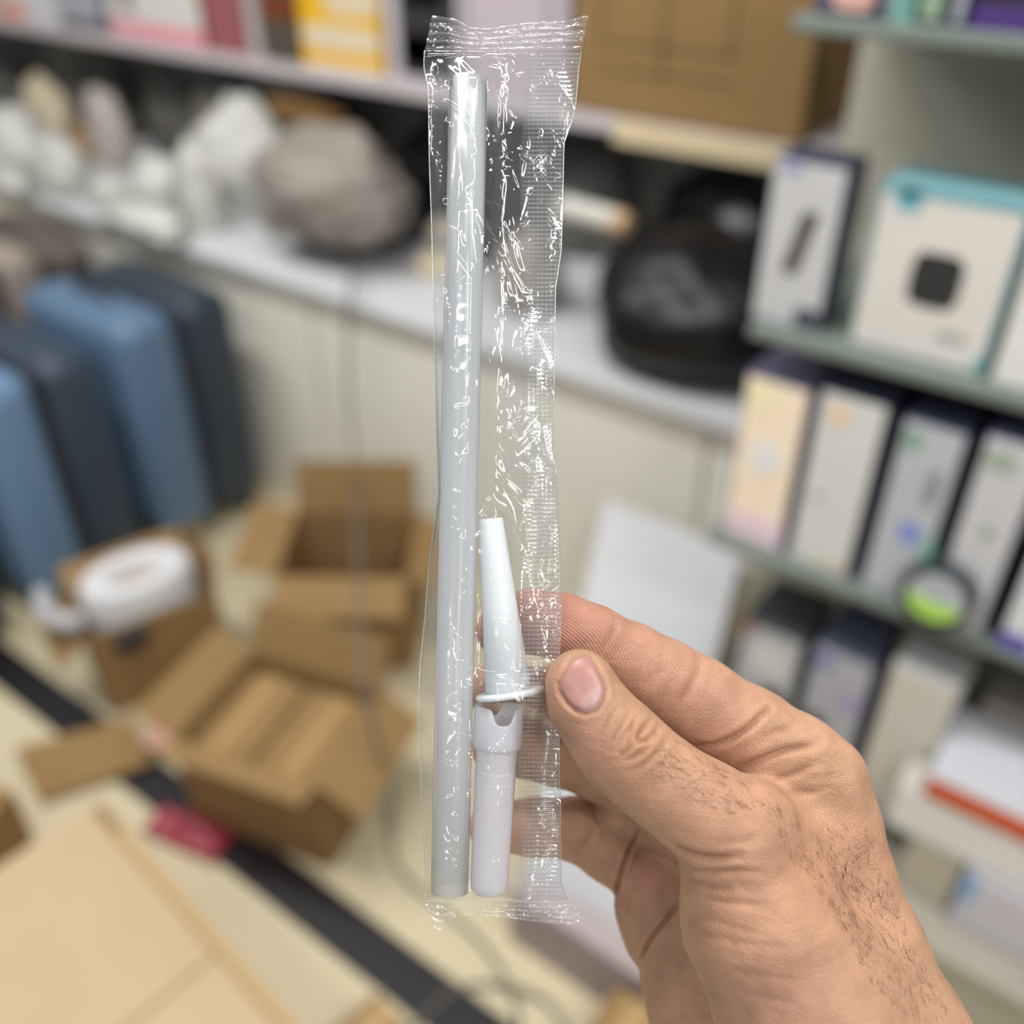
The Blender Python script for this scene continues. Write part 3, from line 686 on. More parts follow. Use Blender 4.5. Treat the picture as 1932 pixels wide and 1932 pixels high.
def build_hand():
    VOX = 0.55
    lo = np.array([-16.0, -205.0, -335.0]); hi = np.array([138.0, -16.0, -205.0])
    n = np.ceil((hi - lo) / VOX).astype(int)
    n = (n + 7) // 8 * 8
    # coarse pass
    B = 4
    cn = n // B
    gx, gy, gz = [lo[i] + (np.arange(cn[i]) + 0.5) * VOX * B for i in range(3)]
    cp_ = np.stack(np.meshgrid(gx, gy, gz, indexing='ij'), -1).reshape(-1, 3)
    cd = sdf(cp_).reshape(cn)
    near = np.abs(cd) < VOX * B * 1.6
    D = np.repeat(np.repeat(np.repeat(cd, B, 0), B, 1), B, 2).astype(np.float32)
    idx = np.argwhere(near)
    off = np.stack(np.meshgrid(*[np.arange(B)] * 3, indexing='ij'), -1).reshape(-1, 3)
    vi = (idx[:, None, :] * B + off[None]).reshape(-1, 3)
    pts = lo + (vi + 0.5) * VOX
    vals = np.empty(len(pts), np.float32)
    for s in range(0, len(pts), 400000):
        vals[s:s + 400000] = sdf(pts[s:s + 400000])
    D[vi[:, 0], vi[:, 1], vi[:, 2]] = vals
    # surface nets
    S = D < 0
    c = np.zeros(np.array(S.shape) - 1, np.uint8)
    for dx_ in (0, 1):
        for dy_ in (0, 1):
            for dz_ in (0, 1):
                c += S[dx_:S.shape[0] - 1 + dx_, dy_:S.shape[1] - 1 + dy_, dz_:S.shape[2] - 1 + dz_]
    act = np.argwhere((c > 0) & (c < 8))
    ids = -np.ones(c.shape, np.int64)
    ids[act[:, 0], act[:, 1], act[:, 2]] = np.arange(len(act))
    acc = np.zeros((len(act), 3)); cnt_ = np.zeros(len(act))
    corners = [(a, b, e) for a in (0, 1) for b in (0, 1) for e in (0, 1)]
    for i, ca in enumerate(corners):
        for cb2_ in corners[i + 1:]:
            if sum(abs(ca[k] - cb2_[k]) for k in range(3)) != 1: continue
            d0 = D[act[:, 0] + ca[0], act[:, 1] + ca[1], act[:, 2] + ca[2]]
            d1 = D[act[:, 0] + cb2_[0], act[:, 1] + cb2_[1], act[:, 2] + cb2_[2]]
            m = (d0 < 0) != (d1 < 0)
            t = np.where(m, d0 / np.where(m, d0 - d1, 1), 0)
            p = np.array(ca) + t[:, None] * (np.array(cb2_) - np.array(ca))
            acc += p * m[:, None]; cnt_ += m
    V = lo + (act + acc / cnt_[:, None] + 0.5) * VOX
    faces = []
    for ax in range(3):
        o1, o2 = [(1, 2), (2, 0), (0, 1)][ax]
        sl0 = [slice(None)] * 3; sl1 = [slice(None)] * 3
        sl0[ax] = slice(0, -1); sl1[ax] = slice(1, None)
        A = S[tuple(sl0)]; Bm = S[tuple(sl1)]
        for flip in (False, True):
            m = (A & ~Bm) if not flip else (~A & Bm)
            e = np.argwhere(m)
            ok = (e[:, o1] > 0) & (e[:, o2] > 0) & (e[:, o1] < c.shape[o1]) & (e[:, o2] < c.shape[o2])
            e = e[ok]
            q = []
            for s1, s2 in ((0, 0), (1, 0), (1, 1), (0, 1)):
                k = e.copy(); k[:, o1] -= s1; k[:, o2] -= s2
                q.append(ids[k[:, 0], k[:, 1], k[:, 2]])
            q = np.stack(q, 1)
            q = q[(q >= 0).all(1)]
            # outward: from inside to outside
            faces.append(q if not flip else q[:, ::-1])
    Fq = np.concatenate(faces)
    for _ in range(2):
        g = grad(V); V = V - g * sdf(V)[:, None]
    N = grad(V)
    return V, Fq, N
HV, HF, HN = build_hand()

def polydist(x, y, pl):
    best = np.full(len(x), 1e9)
    for (x0, y0), (x1, y1) in zip(pl, pl[1:]):
        dx_, dy_ = x1 - x0, y1 - y0
        t = np.clip(((x - x0) * dx_ + (y - y0) * dy_) / (dx_ * dx_ + dy_ * dy_ + 1e-9), 0, 1)
        best = np.minimum(best, np.hypot(x - x0 - t * dx_, y - y0 - t * dy_))
    return best
def inpoly(x, y, pl):
    r = np.zeros(len(x), bool)
    j = len(pl) - 1
    for i in range(len(pl)):
        xi, yi = pl[i]; xj, yj = pl[j]
        r ^= ((yi > y) != (yj > y)) & (x < (xj - xi) * (y - yi) / (yj - yi + 1e-12) + xi)
        j = i
    return r
hx, hy = to_px(HV)
view = -HV / np.linalg.norm(HV, axis=1, keepdims=True)
facing = (HN * view).sum(1)
zoff = HV[:, 2] + HD
# which region each point belongs to, by the nearest limb
dth = np.minimum(chain(HV.astype(np.float32), THUMB), chain(HV.astype(np.float32), THENAR, 6))
dix = chain(HV.astype(np.float32), INDEX)
dbk = chain(HV.astype(np.float32), META2, 4)
doth = np.minimum(dix, dbk)
for _c in [PAD, HEEL, MIDDLE, RING, PINKY] + PALM:
    doth = np.minimum(doth, chain(HV.astype(np.float32), _c))
is_thumb = dth < np.minimum(dix, dbk) + 1.5
is_thumb &= dth < doth + 2.5
is_index = (dix < 1.5) & ~is_thumb
front = facing > 0.05
disp = np.zeros(len(HV))
def crease(pl, depth, width, mask=None, lip=0.35):
    d = polydist(hx, hy, pl)
    f = -depth * np.exp(-(d / width) ** 2) + lip * depth * np.exp(-((d - width * 2.2) / (width * 1.3)) ** 2)
    # fade at the ends of the line
    e = np.minimum(np.hypot(hx - pl[0][0], hy - pl[0][1]), np.hypot(hx - pl[-1][0], hy - pl[-1][1]))
    f = f * np.clip(0.25 + e / 40.0, 0, 1) * np.clip(facing * 2, 0, 1)
    m = front if mask is None else (front & mask)
    disp[m] += f[m]
NAIL = [(1097, 1231), (1084, 1240), (1074, 1252), (1063, 1272), (1053, 1290), (1058, 1308), (1071, 1327), (1087, 1341), (1103, 1346), (1125, 1340), (1138, 1321), (1143, 1301), (1138, 1282), (1125, 1257), (1111, 1235)]
crease(NAIL + NAIL[:1], 0.55, 4.5, is_thumb, 0.5)
# thumb knuckle wrinkles
def cpx(pts, o=(960, 1060), s=3.864): return [(o[0] + a / s, o[1] + b / s) for a, b in pts]
for pl, dp, wd in (
    ([(800, 1060), (730, 1150), (690, 1230), (660, 1320)], 0.28, 4), ([(880, 1110), (830, 1190), (760, 1290), (730, 1390)], 0.35, 4),
    ([(900, 1180), (840, 1260), (790, 1350)], 0.40, 4), ([(1050, 1120), (1000, 1190), (940, 1270), (950, 1310), (1010, 1300), (1060, 1250)], 0.50, 4.5),
    ([(930, 1120), (900, 1200), (880, 1290), (870, 1380), (820, 1420)], 0.40, 4), ([(1060, 1330), (980, 1390), (900, 1430), (800, 1450)], 0.40, 5),
    ([(1160, 1300), (1090, 1380), (1000, 1460), (890, 1540)], 0.35, 6), ([(760, 1370), (830, 1400), (900, 1350)], 0.3, 4),
    ([(1110, 1180), (1060, 1280), (1000, 1340)], 0.3, 5)):
    crease(cpx(pl), dp * 1.35, wd, is_thumb)
# thumb base folds (wrist-side), crop origin (1000,1400) scale 3.632
for pl, dp, wd in (([(960, 690), (1050, 750), (1160, 785), (1300, 795), (1430, 778)], 0.9, 7), ([(1000, 830), (1100, 880), (1250, 890), (1400, 880), (1600, 900)], 0.5, 6),
    ([(1010, 880), (1080, 940), (1200, 990), (1350, 1010)], 0.6, 7), ([(1030, 950), (1150, 1040), (1300, 1090), (1430, 1105), (1600, 1130)], 0.4, 7),
    ([(1300, 700), (1450, 690), (1600, 640)], 0.25, 8), ([(1080, 1180), (1300, 1240), (1600, 1330)], 0.18, 7), ([(1100, 1300), (1400, 1370), (1800, 1420)], 0.18, 7), ([(1180, 1500), (1500, 1590), (1800, 1640)], 0.15, 7), ([(1230, 1650), (1500, 1730), (1800, 1790)], 0.15, 7)):
    crease(cpx(pl, (1000, 1400), 3.632), dp, wd)
# index creases, crop origin (1300,1150) scale 2.47
for pl, dp, wd in (([(20, 640), (110, 635), (200, 600), (280, 550), (330, 500), (370, 465)], 1.0, 6), ([(230, 745), (330, 700), (450, 655), (530, 640), (600, 625)], 0.9, 7),
    ([(370, 795), (450, 775), (540, 740), (600, 720)], 0.55, 7), ([(440, 845), (560, 850), (640, 830)], 0.45, 7), ([(330, 600), (420, 560), (500, 545)], 0.3, 7),
    ([(520, 780), (600, 790), (700, 780)], 0.25, 7)):
    crease(cpx(pl, (1300, 1150), 2.47), dp, wd)
for pl, dp, wd in (([(780, 380), (770, 480), (730, 560), (650, 690)], 0.35, 6), ([(1130, 690), (1110, 790), (1060, 850), (1000, 900)], 0.25, 7), ([(1390, 690), (1380, 800), (1270, 980), (1200, 1080)], 0.45, 8), ([(1200, 900), (1120, 1000), (1050, 1060)], 0.3, 8), ([(1330, 900), (1250, 1000)], 0.3, 8)):
    crease(cpx(pl), dp, wd, ~is_thumb)
# palm-side folds near the ulnar edge
for pl, dp, wd in (([(440, 540), (420, 640), (360, 730), (330, 800)], 0.35, 8), ([(1160, 1400), (1090, 1480), (1050, 1540)], 0.4, 7), ([(1170, 1520), (1150, 1650), (1160, 1800)], 0.3, 8)):
    crease(cpx(pl, (1000, 1400), 3.632), dp, wd, ~is_thumb)
crease([(1206, 1568), (1186, 1610), (1170, 1655), (1156, 1702)], 1.3, 4.0, ~is_thumb, 0.25)
crease([(1282, 1702), (1255, 1738), (1225, 1775), (1204, 1815)], 1.3, 4.0, ~is_thumb, 0.25)
# tendon / soft unevenness
rngn = np.array([mnoise.noise(Vector((a * 0.045, b * 0.045, e * 0.045))) for a, b, e in HV])
disp += 0.45 * rngn * np.clip((np.minimum(hx - 1250, 200)) / 200, 0.15, 1)
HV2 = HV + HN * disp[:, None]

# skin colour: local tints, plus shade painted into the creases
def blob(cx, cy, r): return np.exp(-(((hx - cx) ** 2 + (hy - cy) ** 2) / (r * r)))
base = np.array(lin((181, 140, 113)))[None].repeat(len(HV), 0)
def tint(w, c, k=1.0):
    c = [q * 0.92 for q in c]
    global base
    w = (w * k)[:, None]
    base = base * (1 - w) + np.array(lin(c))[None] * w
tint(blob(1000, 1170, 140) * is_index, (200, 132, 120), 0.75)
tint(blob(1180, 1250, 110) * is_index, (200, 140, 122), 0.4)
tint(blob(1330, 1330, 90) * is_index, (196, 136, 122), 0.35)
tint(blob(1055, 1300, 45) * is_thumb, (206, 150, 128), 0.5)
tint(blob(1120, 1420, 60) * is_thumb, (204, 146, 130), 0.4)
tint(blob(1200, 1420, 60) * is_thumb, (178, 128, 92), 0.5)
tint(blob(1380, 1500, 100), (212, 156, 128), 0.4)
tint(blob(1540, 1470, 70) * ~is_thumb, (206, 160, 122), 0.4)
tint(blob(1560, 1640, 130), (202, 146, 118), 0.5)
tint(blob(1220, 1650, 60) * ~is_thumb, (196, 132, 122), 0.45)
tint(blob(1480, 1890, 90), (186, 136, 118), 0.45)
tint(blob(1400, 1740, 80), (208, 154, 126), 0.35)
tint(np.clip(-disp - 0.12, 0, 0.38) * 1.2, (150, 92, 66), 0.8)  # crease shade painted into the tone, stronger with carved depth

def np_mesh(name, V, F):
    me = bpy.data.meshes.new(name)
    V = np.asarray(V, np.float32); F = np.asarray(F, np.int32)
    k = F.shape[1]
    me.vertices.add(len(V)); me.vertices.foreach_set('co', V.ravel())
    me.loops.add(F.size); me.loops.foreach_set('vertex_index', F.ravel())
    me.polygons.add(len(F)); me.polygons.foreach_set('loop_start', np.arange(0, F.size, k, dtype=np.int32))
    me.polygons.foreach_set('use_smooth', np.ones(len(F), bool))
    me.update(calc_edges=True); me.validate()
    return me
def add_color(me, name, rgb):
    at = me.color_attributes.new(name, 'FLOAT_COLOR', 'POINT')
    a = np.ones((len(rgb), 4), np.float32); a[:, :3] = rgb
    at.data.foreach_set('color', a.ravel())
def add_float(me, name, val):
    at = me.attributes.new(name, 'FLOAT', 'POINT')
    at.data.foreach_set('value', np.asarray(val, np.float32))

# skin material
SK = bpy.data.materials.new('skin'); SK.use_nodes = True
nt = SK.node_tree; bs = nt.nodes['Principled BSDF']
ca = nt.nodes.new('ShaderNodeVertexColor'); ca.layer_name = 'tone'
tcn = nt.nodes.new('ShaderNodeTexCoord')
def noise_node(scale, detail=4):
    k = nt.nodes.new('ShaderNodeTexNoise'); k.inputs['Scale'].default_value = scale; k.inputs['Detail'].default_value = detail
    nt.links.new(tcn.outputs['Object'], k.inputs['Vector']); return k
n1 = noise_node(140, 5)
mr = nt.nodes.new('ShaderNodeMapRange'); mr.inputs['From Min'].default_value = 0.3; mr.inputs['From Max'].default_value = 0.7; mr.inputs['To Min'].default_value = 0.86; mr.inputs['To Max'].default_value = 1.12
nt.links.new(n1.outputs['Fac'], mr.inputs['Value'])
mulc = nt.nodes.new('ShaderNodeVectorMath'); mulc.operation = 'SCALE'
nt.links.new(ca.outputs['Color'], mulc.inputs[0]); nt.links.new(mr.outputs['Result'], mulc.inputs['Scale'])
nt.links.new(mulc.outputs['Vector'], bs.inputs['Base Color'])
bs.inputs['Roughness'].default_value = 0.5
bs.inputs['Specular IOR Level'].default_value = 0.35
bs.inputs['Subsurface Weight'].default_value = 0.25
bs.inputs['Subsurface Radius'].default_value = (0.0035, 0.0015, 0.0008)
bs.inputs['Subsurface Scale'].default_value = 1.0
vor = nt.nodes.new('ShaderNodeTexVoronoi'); vor.feature = 'DISTANCE_TO_EDGE'; vor.inputs['Scale'].default_value = 1100
nt.links.new(tcn.outputs['Object'], vor.inputs['Vector'])
vm = nt.nodes.new('ShaderNodeMapRange'); vm.inputs['From Max'].default_value = 0.18; nt.links.new(vor.outputs['Distance'], vm.inputs['Value'])
# long shallow skin lines across the wrist
mp = nt.nodes.new('ShaderNodeMapping'); mp.inputs['Rotation'].default_value = (0.3, 0.5, 0.2); mp.inputs['Scale'].default_value = (90, 90, 620)
nt.links.new(tcn.outputs['Object'], mp.inputs['Vector'])
nl = nt.nodes.new('ShaderNodeTexNoise'); nl.inputs['Scale'].default_value = 1.0; nl.inputs['Detail'].default_value = 3
nt.links.new(mp.outputs['Vector'], nl.inputs['Vector'])
# finger print ridges
at = nt.nodes.new('ShaderNodeAttribute'); at.attribute_name = 'ridge'
sn = nt.nodes.new('ShaderNodeMath'); sn.operation = 'SINE'; nt.links.new(at.outputs['Fac'], sn.inputs[0])
am = nt.nodes.new('ShaderNodeAttribute'); am.attribute_name = 'ridge_mask'
rm = nt.nodes.new('ShaderNodeMath'); rm.operation = 'MULTIPLY'; nt.links.new(sn.outputs[0], rm.inputs[0]); nt.links.new(am.outputs['Fac'], rm.inputs[1])
s1 = nt.nodes.new('ShaderNodeMath'); s1.operation = 'MULTIPLY_ADD'; s1.inputs[1].default_value = 0.35
nt.links.new(vm.outputs['Result'], s1.inputs[0]); nt.links.new(nl.outputs['Fac'], s1.inputs[2])
s2 = nt.nodes.new('ShaderNodeMath'); s2.operation = 'MULTIPLY_ADD'; s2.inputs[1].default_value = 0.35
nt.links.new(rm.outputs[0], s2.inputs[0]); nt.links.new(s1.outputs[0], s2.inputs[2])
bpn = nt.nodes.new('ShaderNodeBump'); bpn.inputs['Strength'].default_value = 0.8; bpn.inputs['Distance'].default_value = 0.0003
nt.links.new(s2.outputs[0], bpn.inputs['Height']); nt.links.new(bpn.outputs['Normal'], bs.inputs['Normal'])

HO = to_world(P3(1500, 1700, 0)[None])[0]
hand_me = np_mesh('person', to_world(HV2) - HO, HF)
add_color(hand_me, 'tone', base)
# ridges: bent lines across the index finger tip
ex_, ey_ = hx - 985, hy - 1290
rr_ = np.hypot(ex_ * 0.8, ey_ * 1.0)
add_float(hand_me, 'ridge', (rr_ + 0.12 * (hx - 1000)) * (2 * math.pi / 5.6))
add_float(hand_me, 'ridge_mask', np.clip(np.exp(-(((hx - 1090) / 110) ** 2 + ((hy - 1190) / 70) ** 2)) * 1.4, 0, 1) * is_index)
person = obj('person', hand_me, SK, None, tuple(HO))
tag(person, 'bare right hand pinching the clear packet between thumb and index finger', 'person')

# surface lookup along the lens ray
def on_skin(px, py, iters=40):
    px = np.asarray(px, float); py = np.asarray(py, float)
    d = np.stack([(px - 966) / FPX, (966 - py) / FPX, -np.ones_like(px)], 1)
    t = np.full(len(px), 205.0)
    for _ in range(iters):
        t += sdf(d * t[:, None]) * 0.8
    p = d * t[:, None]
    return p, grad(p)
# thumb nail
cxn, cyn = 1098, 1290
ring = []
for i in range(len(NAIL)):
    a_, b_ = np.array(NAIL[i], float), np.array(NAIL[(i + 1) % len(NAIL)], float)
    for k in range(4): ring.append(a_ + (b_ - a_) * k / 4)
ring = np.array(ring)
for _ in range(3): ring = (np.roll(ring, 1, 0) + ring * 2 + np.roll(ring, -1, 0)) / 4
nr = 12
pts = [np.array([[cxn, cyn]])] + [np.array([cxn, cyn]) + (ring - [cxn, cyn]) * ((k + 1) / nr) for k in range(nr)]
allp = np.concatenate(pts)
Pn, Nn = on_skin(allp[:, 0], allp[:, 1])
rad = np.concatenate([[0]] + [np.full(len(ring), (k + 1) / nr) for k in range(nr)])
lift = 0.42 - 0.75 * np.clip(rad - 0.86, 0, 1) / 0.14 * 1.0
# nail plate is stiffer than the skin: blend towards its mean plane normal
Pn = Pn + Nn * lift[:, None]
NF = []
m_ = len(ring)
tri = [(0, 1 + k, 1 + (k + 1) % m_) for k in range(m_)]
for r in range(nr - 1):
    for k in range(m_):
        a_ = 1 + r * m_ + k; b_ = 1 + r * m_ + (k + 1) % m_
        tri += [(a_, a_ + m_, b_ + m_), (a_, b_ + m_, b_)]
nail_me = np_mesh('thumb_nail', to_world(Pn) - HO, np.array(tri))
ncol = np.array(lin((172, 126, 118)))[None].repeat(len(allp), 0)
# pale half-moon at the nail root
ux, uy = np.array([-0.60, -0.80]), np.array([0.8, -0.6])
loc_ = allp - np.array([1122, 1322])
w = 1 / (1 + np.exp((np.hypot(loc_ @ ux * 1.0 + 2, (loc_ @ uy) * 0.85) - 24) / 1.6))
ncol = ncol * (1 - w[:, None] * 0.75) + np.array(lin((182, 150, 144)))[None] * w[:, None] * 0.75
edge = np.clip((rad - 0.9) * 10, 0, 1)[:, None] * ((allp - [1098, 1290]) @ np.array([-0.6, -0.8]) > 12)[:, None]
ncol = ncol * (1 - 0.4 * edge) + np.array(lin((226, 200, 180)))[None] * 0.4 * edge
add_color(nail_me, 'tone', ncol)
NM = bpy.data.materials.new('nail'); NM.use_nodes = True
b2 = NM.node_tree.nodes['Principled BSDF']; vc = NM.node_tree.nodes.new('ShaderNodeVertexColor'); vc.layer_name = 'tone'
NM.node_tree.links.new(vc.outputs['Color'], b2.inputs['Base Color'])
b2.inputs['Roughness'].default_value = 0.36; b2.inputs['Specular IOR Level'].default_value = 0.4
b2.inputs['Subsurface Weight'].default_value = 0.2; b2.inputs['Subsurface Radius'].default_value = (0.002, 0.001, 0.0006)
nail = obj('thumb_nail', nail_me, NM, person)
nail['label'] = 'pink thumb nail with a pale half-moon'

# short dark hairs on the thumb and the wrist
rng = np.random.default_rng(5)
HAIR = [  # polygon, count, direction in the picture (x right, y down), length px, spread
    ([(1270, 1385), (1330, 1412), (1400, 1455), (1470, 1500), (1480, 1535), (1400, 1545), (1300, 1510), (1235, 1475), (1235, 1440)], 130, (-0.8, -0.35), 26, 0.8),
    ([(1440, 1520), (1500, 1540), (1640, 1680), (1600, 1760), (1560, 1700), (1470, 1600)], 130, (-0.6, -0.8), 22, 0.6),
    ([(1560, 1560), (1640, 1560), (1690, 1700), (1720, 1790), (1620, 1760), (1560, 1640)], 120, (-0.45, -0.9), 22, 0.7),
    ([(1560, 1700), (1720, 1790), (1800, 1925), (1720, 1932), (1640, 1860)], 190, (-0.4, -0.9), 20, 1.1)]
hp, hd, hl = [], [], []
for pl, cn_, dr, ln, sp in HAIR:
    pa = np.array(pl); k = 0
    while k < cn_:
        q = rng.uniform(pa.min(0), pa.max(0), (64, 2))
        q = q[inpoly(q[:, 0], q[:, 1], pl)]
        for r_ in q:
            if k >= cn_: break
            an = math.atan2(dr[1], dr[0]) + rng.normal(0, sp * 0.6)
            hp.append(r_); hd.append((math.cos(an), -math.sin(an))); hl.append(ln * rng.uniform(0.5, 1.25)); k += 1
hp = np.array(hp); Ph, Nh = on_skin(hp[:, 0], hp[:, 1])
HVt, HFt = [], []
for i in range(len(hp)):
    p0 = Ph[i]; nn = Nh[i]
    tdir = np.array([hd[i][0], hd[i][1], 0.0]); tdir -= nn * tdir.dot(nn); tdir /= np.linalg.norm(tdir) + 1e-9
    side = np.cross(nn, tdir)
    L = hl[i] * 0.135; cv = rng.normal(0, 0.35)
    b0 = len(HVt)
    for s in range(5):
        t = s / 4
        c_ = p0 + nn * (0.05 + L * 0.28 * t * (1.25 - 0.7 * t)) + tdir * L * t + side * cv * L * t * t
        r_ = 0.045 * (1 - 0.75 * t)
        for k in range(3):
            an = 2.0944 * k
            HVt.append(c_ + (nn * math.cos(an) + side * math.sin(an)) * r_)
    for s in range(4):
        for k in range(3):
            a_ = b0 + s * 3 + k; b_ = b0 + s * 3 + (k + 1) % 3
            HFt.append((a_, b_, b_ + 3, a_ + 3))
hair = obj('arm_hair', np_mesh('arm_hair', to_world(np.array(HVt)) - HO, np.array(HFt)), mat('dark_hair', (62, 44, 34), 0.5), person)
tag(hair, 'short dark hairs on thumb and wrist', kind='stuff')
# ------------------------------------------------------------------ clear packet and the plastic pieces inside
def schlick(nt, f0=0.04, normal=None):
    lw = nt.nodes.new('ShaderNodeLayerWeight'); lw.inputs['Blend'].default_value = 0.5
    pw = nt.nodes.new('ShaderNodeMath'); pw.operation = 'POWER'; pw.inputs[1].default_value = 4.0
    nt.links.new(lw.outputs['Facing'], pw.inputs[0])
    ma = nt.nodes.new('ShaderNodeMath'); ma.operation = 'MULTIPLY_ADD'; ma.inputs[1].default_value = 1 - f0; ma.inputs[2].default_value = f0
    nt.links.new(pw.outputs[0], ma.inputs[0])
    return lw, ma
def film_material(name, base_fac, rough, tintc=(0.97, 0.98, 0.98), bump=0.0, bscale=300, gain=1.0, frost=0.0):
    m = bpy.data.materials.new(name); m.use_nodes = True
    nt = m.node_tree; nt.nodes.clear()
    out = nt.nodes.new('ShaderNodeOutputMaterial')
    tr = nt.nodes.new('ShaderNodeBsdfTransparent'); tr.inputs[0].default_value = (*tintc, 1)
    gl_ = nt.nodes.new('ShaderNodeBsdfGlossy'); gl_.inputs['Roughness'].default_value = rough; gl_.inputs[0].default_value = (1, 1, 1, 1)
    fr, fo = schlick(nt)
    ma_ = nt.nodes.new('ShaderNodeMath'); ma_.operation = 'MULTIPLY_ADD'; ma_.inputs[1].default_value = gain; ma_.inputs[2].default_value = base_fac; ma_.use_clamp = True
    nt.links.new(fo.outputs[0], ma_.inputs[0])
    mx = nt.nodes.new('ShaderNodeMixShader')
    nt.links.new(ma_.outputs[0], mx.inputs[0]); nt.links.new(tr.outputs[0], mx.inputs[1]); nt.links.new(gl_.outputs[0], mx.inputs[2])
    if bump > 0:
        tc = nt.nodes.new('ShaderNodeTexCoord')
        mp = nt.nodes.new('ShaderNodeMapping'); mp.inputs['Scale'].default_value = (1, 1, 1)
        nt.links.new(tc.outputs['Object'], mp.inputs['Vector'])
        n = nt.nodes.new('ShaderNodeTexNoise'); n.noise_type = 'RIDGED_MULTIFRACTAL'; n.inputs['Scale'].default_value = bscale; n.inputs['Detail'].default_value = 2.5
        nt.links.new(mp.outputs['Vector'], n.inputs['Vector'])
        bp = nt.nodes.new('ShaderNodeBump'); bp.inputs['Strength'].default_value = bump; bp.inputs['Distance'].default_value = 0.0006
        nt.links.new(n.outputs['Fac'], bp.inputs['Height'])
        nt.links.new(bp.outputs['Normal'], gl_.inputs['Normal']); nt.links.new(bp.outputs['Normal'], fr.inputs['Normal'])
    if frost > 0:
        df = nt.nodes.new('ShaderNodeBsdfDiffuse'); df.inputs[0].default_value = (0.9, 0.9, 0.9, 1)
        mf = nt.nodes.new('ShaderNodeMixShader'); mf.inputs[0].default_value = frost
        if name == 'seal_film':
            at_ = nt.nodes.new('ShaderNodeAttribute'); at_.attribute_name = 'seal_bar'
            nt.links.new(at_.outputs['Fac'], mf.inputs[0])
        nt.links.new(mx.outputs[0], mf.inputs[1]); nt.links.new(df.outputs[0], mf.inputs[2])
        mx = mf
    nt.links.new(mx.outputs[0], out.inputs['Surface'])
    return m
def milky(name, fac, srgb, rough=0.25, edge=0.3, translucent=0.5):
    m = bpy.data.materials.new(name); m.use_nodes = True
    nt = m.node_tree; nt.nodes.clear()
    out = nt.nodes.new('ShaderNodeOutputMaterial')
    c = (*lin(srgb), 1)
    df = nt.nodes.new('ShaderNodeBsdfDiffuse'); df.inputs[0].default_value = c
    tl = nt.nodes.new('ShaderNodeBsdfTranslucent'); tl.inputs[0].default_value = c
    m1 = nt.nodes.new('ShaderNodeMixShader'); m1.inputs[0].default_value = translucent
    nt.links.new(df.outputs[0], m1.inputs[1]); nt.links.new(tl.outputs[0], m1.inputs[2])
    tr = nt.nodes.new('ShaderNodeBsdfTransparent'); tr.inputs[0].default_value = (0.97, 0.98, 1.0, 1)
    lw = nt.nodes.new('ShaderNodeLayerWeight'); lw.inputs['Blend'].default_value = 0.35
    ma_ = nt.nodes.new('ShaderNodeMath'); ma_.operation = 'MULTIPLY_ADD'; ma_.inputs[1].default_value = edge; ma_.inputs[2].default_value = fac; ma_.use_clamp = True
    nt.links.new(lw.outputs['Facing'], ma_.inputs[0])
    m2 = nt.nodes.new('ShaderNodeMixShader')
    nt.links.new(ma_.outputs[0], m2.inputs[0]); nt.links.new(tr.outputs[0], m2.inputs[1]); nt.links.new(m1.outputs[0], m2.inputs[2])
    gl_ = nt.nodes.new('ShaderNodeBsdfGlossy'); gl_.inputs['Roughness'].default_value = rough
    fr, fo = schlick(nt, 0.035)
    m3 = nt.nodes.new('ShaderNodeMixShader')
    nt.links.new(fo.outputs[0], m3.inputs[0]); nt.links.new(m2.outputs[0], m3.inputs[1]); nt.links.new(gl_.outputs[0], m3.inputs[2])
    nt.links.new(m3.outputs[0], out.inputs['Surface'])
    return m
def axial(name, A, B, prof_out, prof_in, m, n=48, crown=None, parent=None, caps=True):
    """closed lathe shell along A->B (lens mm); profiles are lists of (s along axis 0..1, radius)"""
    A, B = np.array(A, float), np.array(B, float)
    ax = (B - A); L = np.linalg.norm(ax); ax /= L
    e1 = np.cross(ax, [0, 0, 1.0]); e1 /= np.linalg.norm(e1); e2 = np.cross(ax, e1)
    prof = list(prof_out) + list(prof_in[::-1] if prof_in else [])
    V, F = [], []
    for s, r in prof:
        for k in range(n):
            t = 2 * math.pi * k / n
            ss = s
            if crown and s < 0.15:
                ss = max(s, crown(t)) if s <= crown(t) else s
            V.append(A + ax * L * ss + (e1 * math.cos(t) + e2 * math.sin(t)) * r)
    R_ = len(prof)
    loop = R_ if prof_in else R_ - 1
    for i in range(loop):
        j = (i + 1) % R_
        for k in range(n):
            q = (k + 1) % n
            F.append((i * n + k, i * n + q, j * n + q, j * n + k))
    V = to_world(np.array(V))
    o0 = V.mean(0)
    me = np_mesh(name, V - o0, np.array(F))
    bm = bmesh.new(); bm.from_mesh(me); bmesh.ops.recalc_face_normals(bm, faces=bm.faces); bm.to_mesh(me); bm.free()
    return obj(name, me, m, parent, tuple(o0))
ZT = 1.5
STRAW = milky('milky_tube_plastic', 0.33, (244, 246, 248), 0.22, 0.30, 0.45)
st = axial('straw_tube', P3(884, 153, ZT), P3(848, 1681, ZT), [(0, 5.02), (0.25, 5.0), (0.5, 4.98), (0.75, 4.96), (1, 4.95)], [(0, 4.3), (0.5, 4.3), (1, 4.28)], STRAW, 56)
tag(st, 'long frosted plastic tube on the left inside the clear packet', 'tube')
CONE = mat('white_cap_plastic', (232, 236, 240), 0.35, spec=0.4, sss=0.3)
ca_, cb3 = P3(926, 978, 1.5), P3(959, 1302, 1.5)
e = empty('cone_cap', tuple(to_world(((ca_ + cb3) / 2)[None])[0]), label='opaque white tapered cap with a round flange inside the packet', cat='cap')
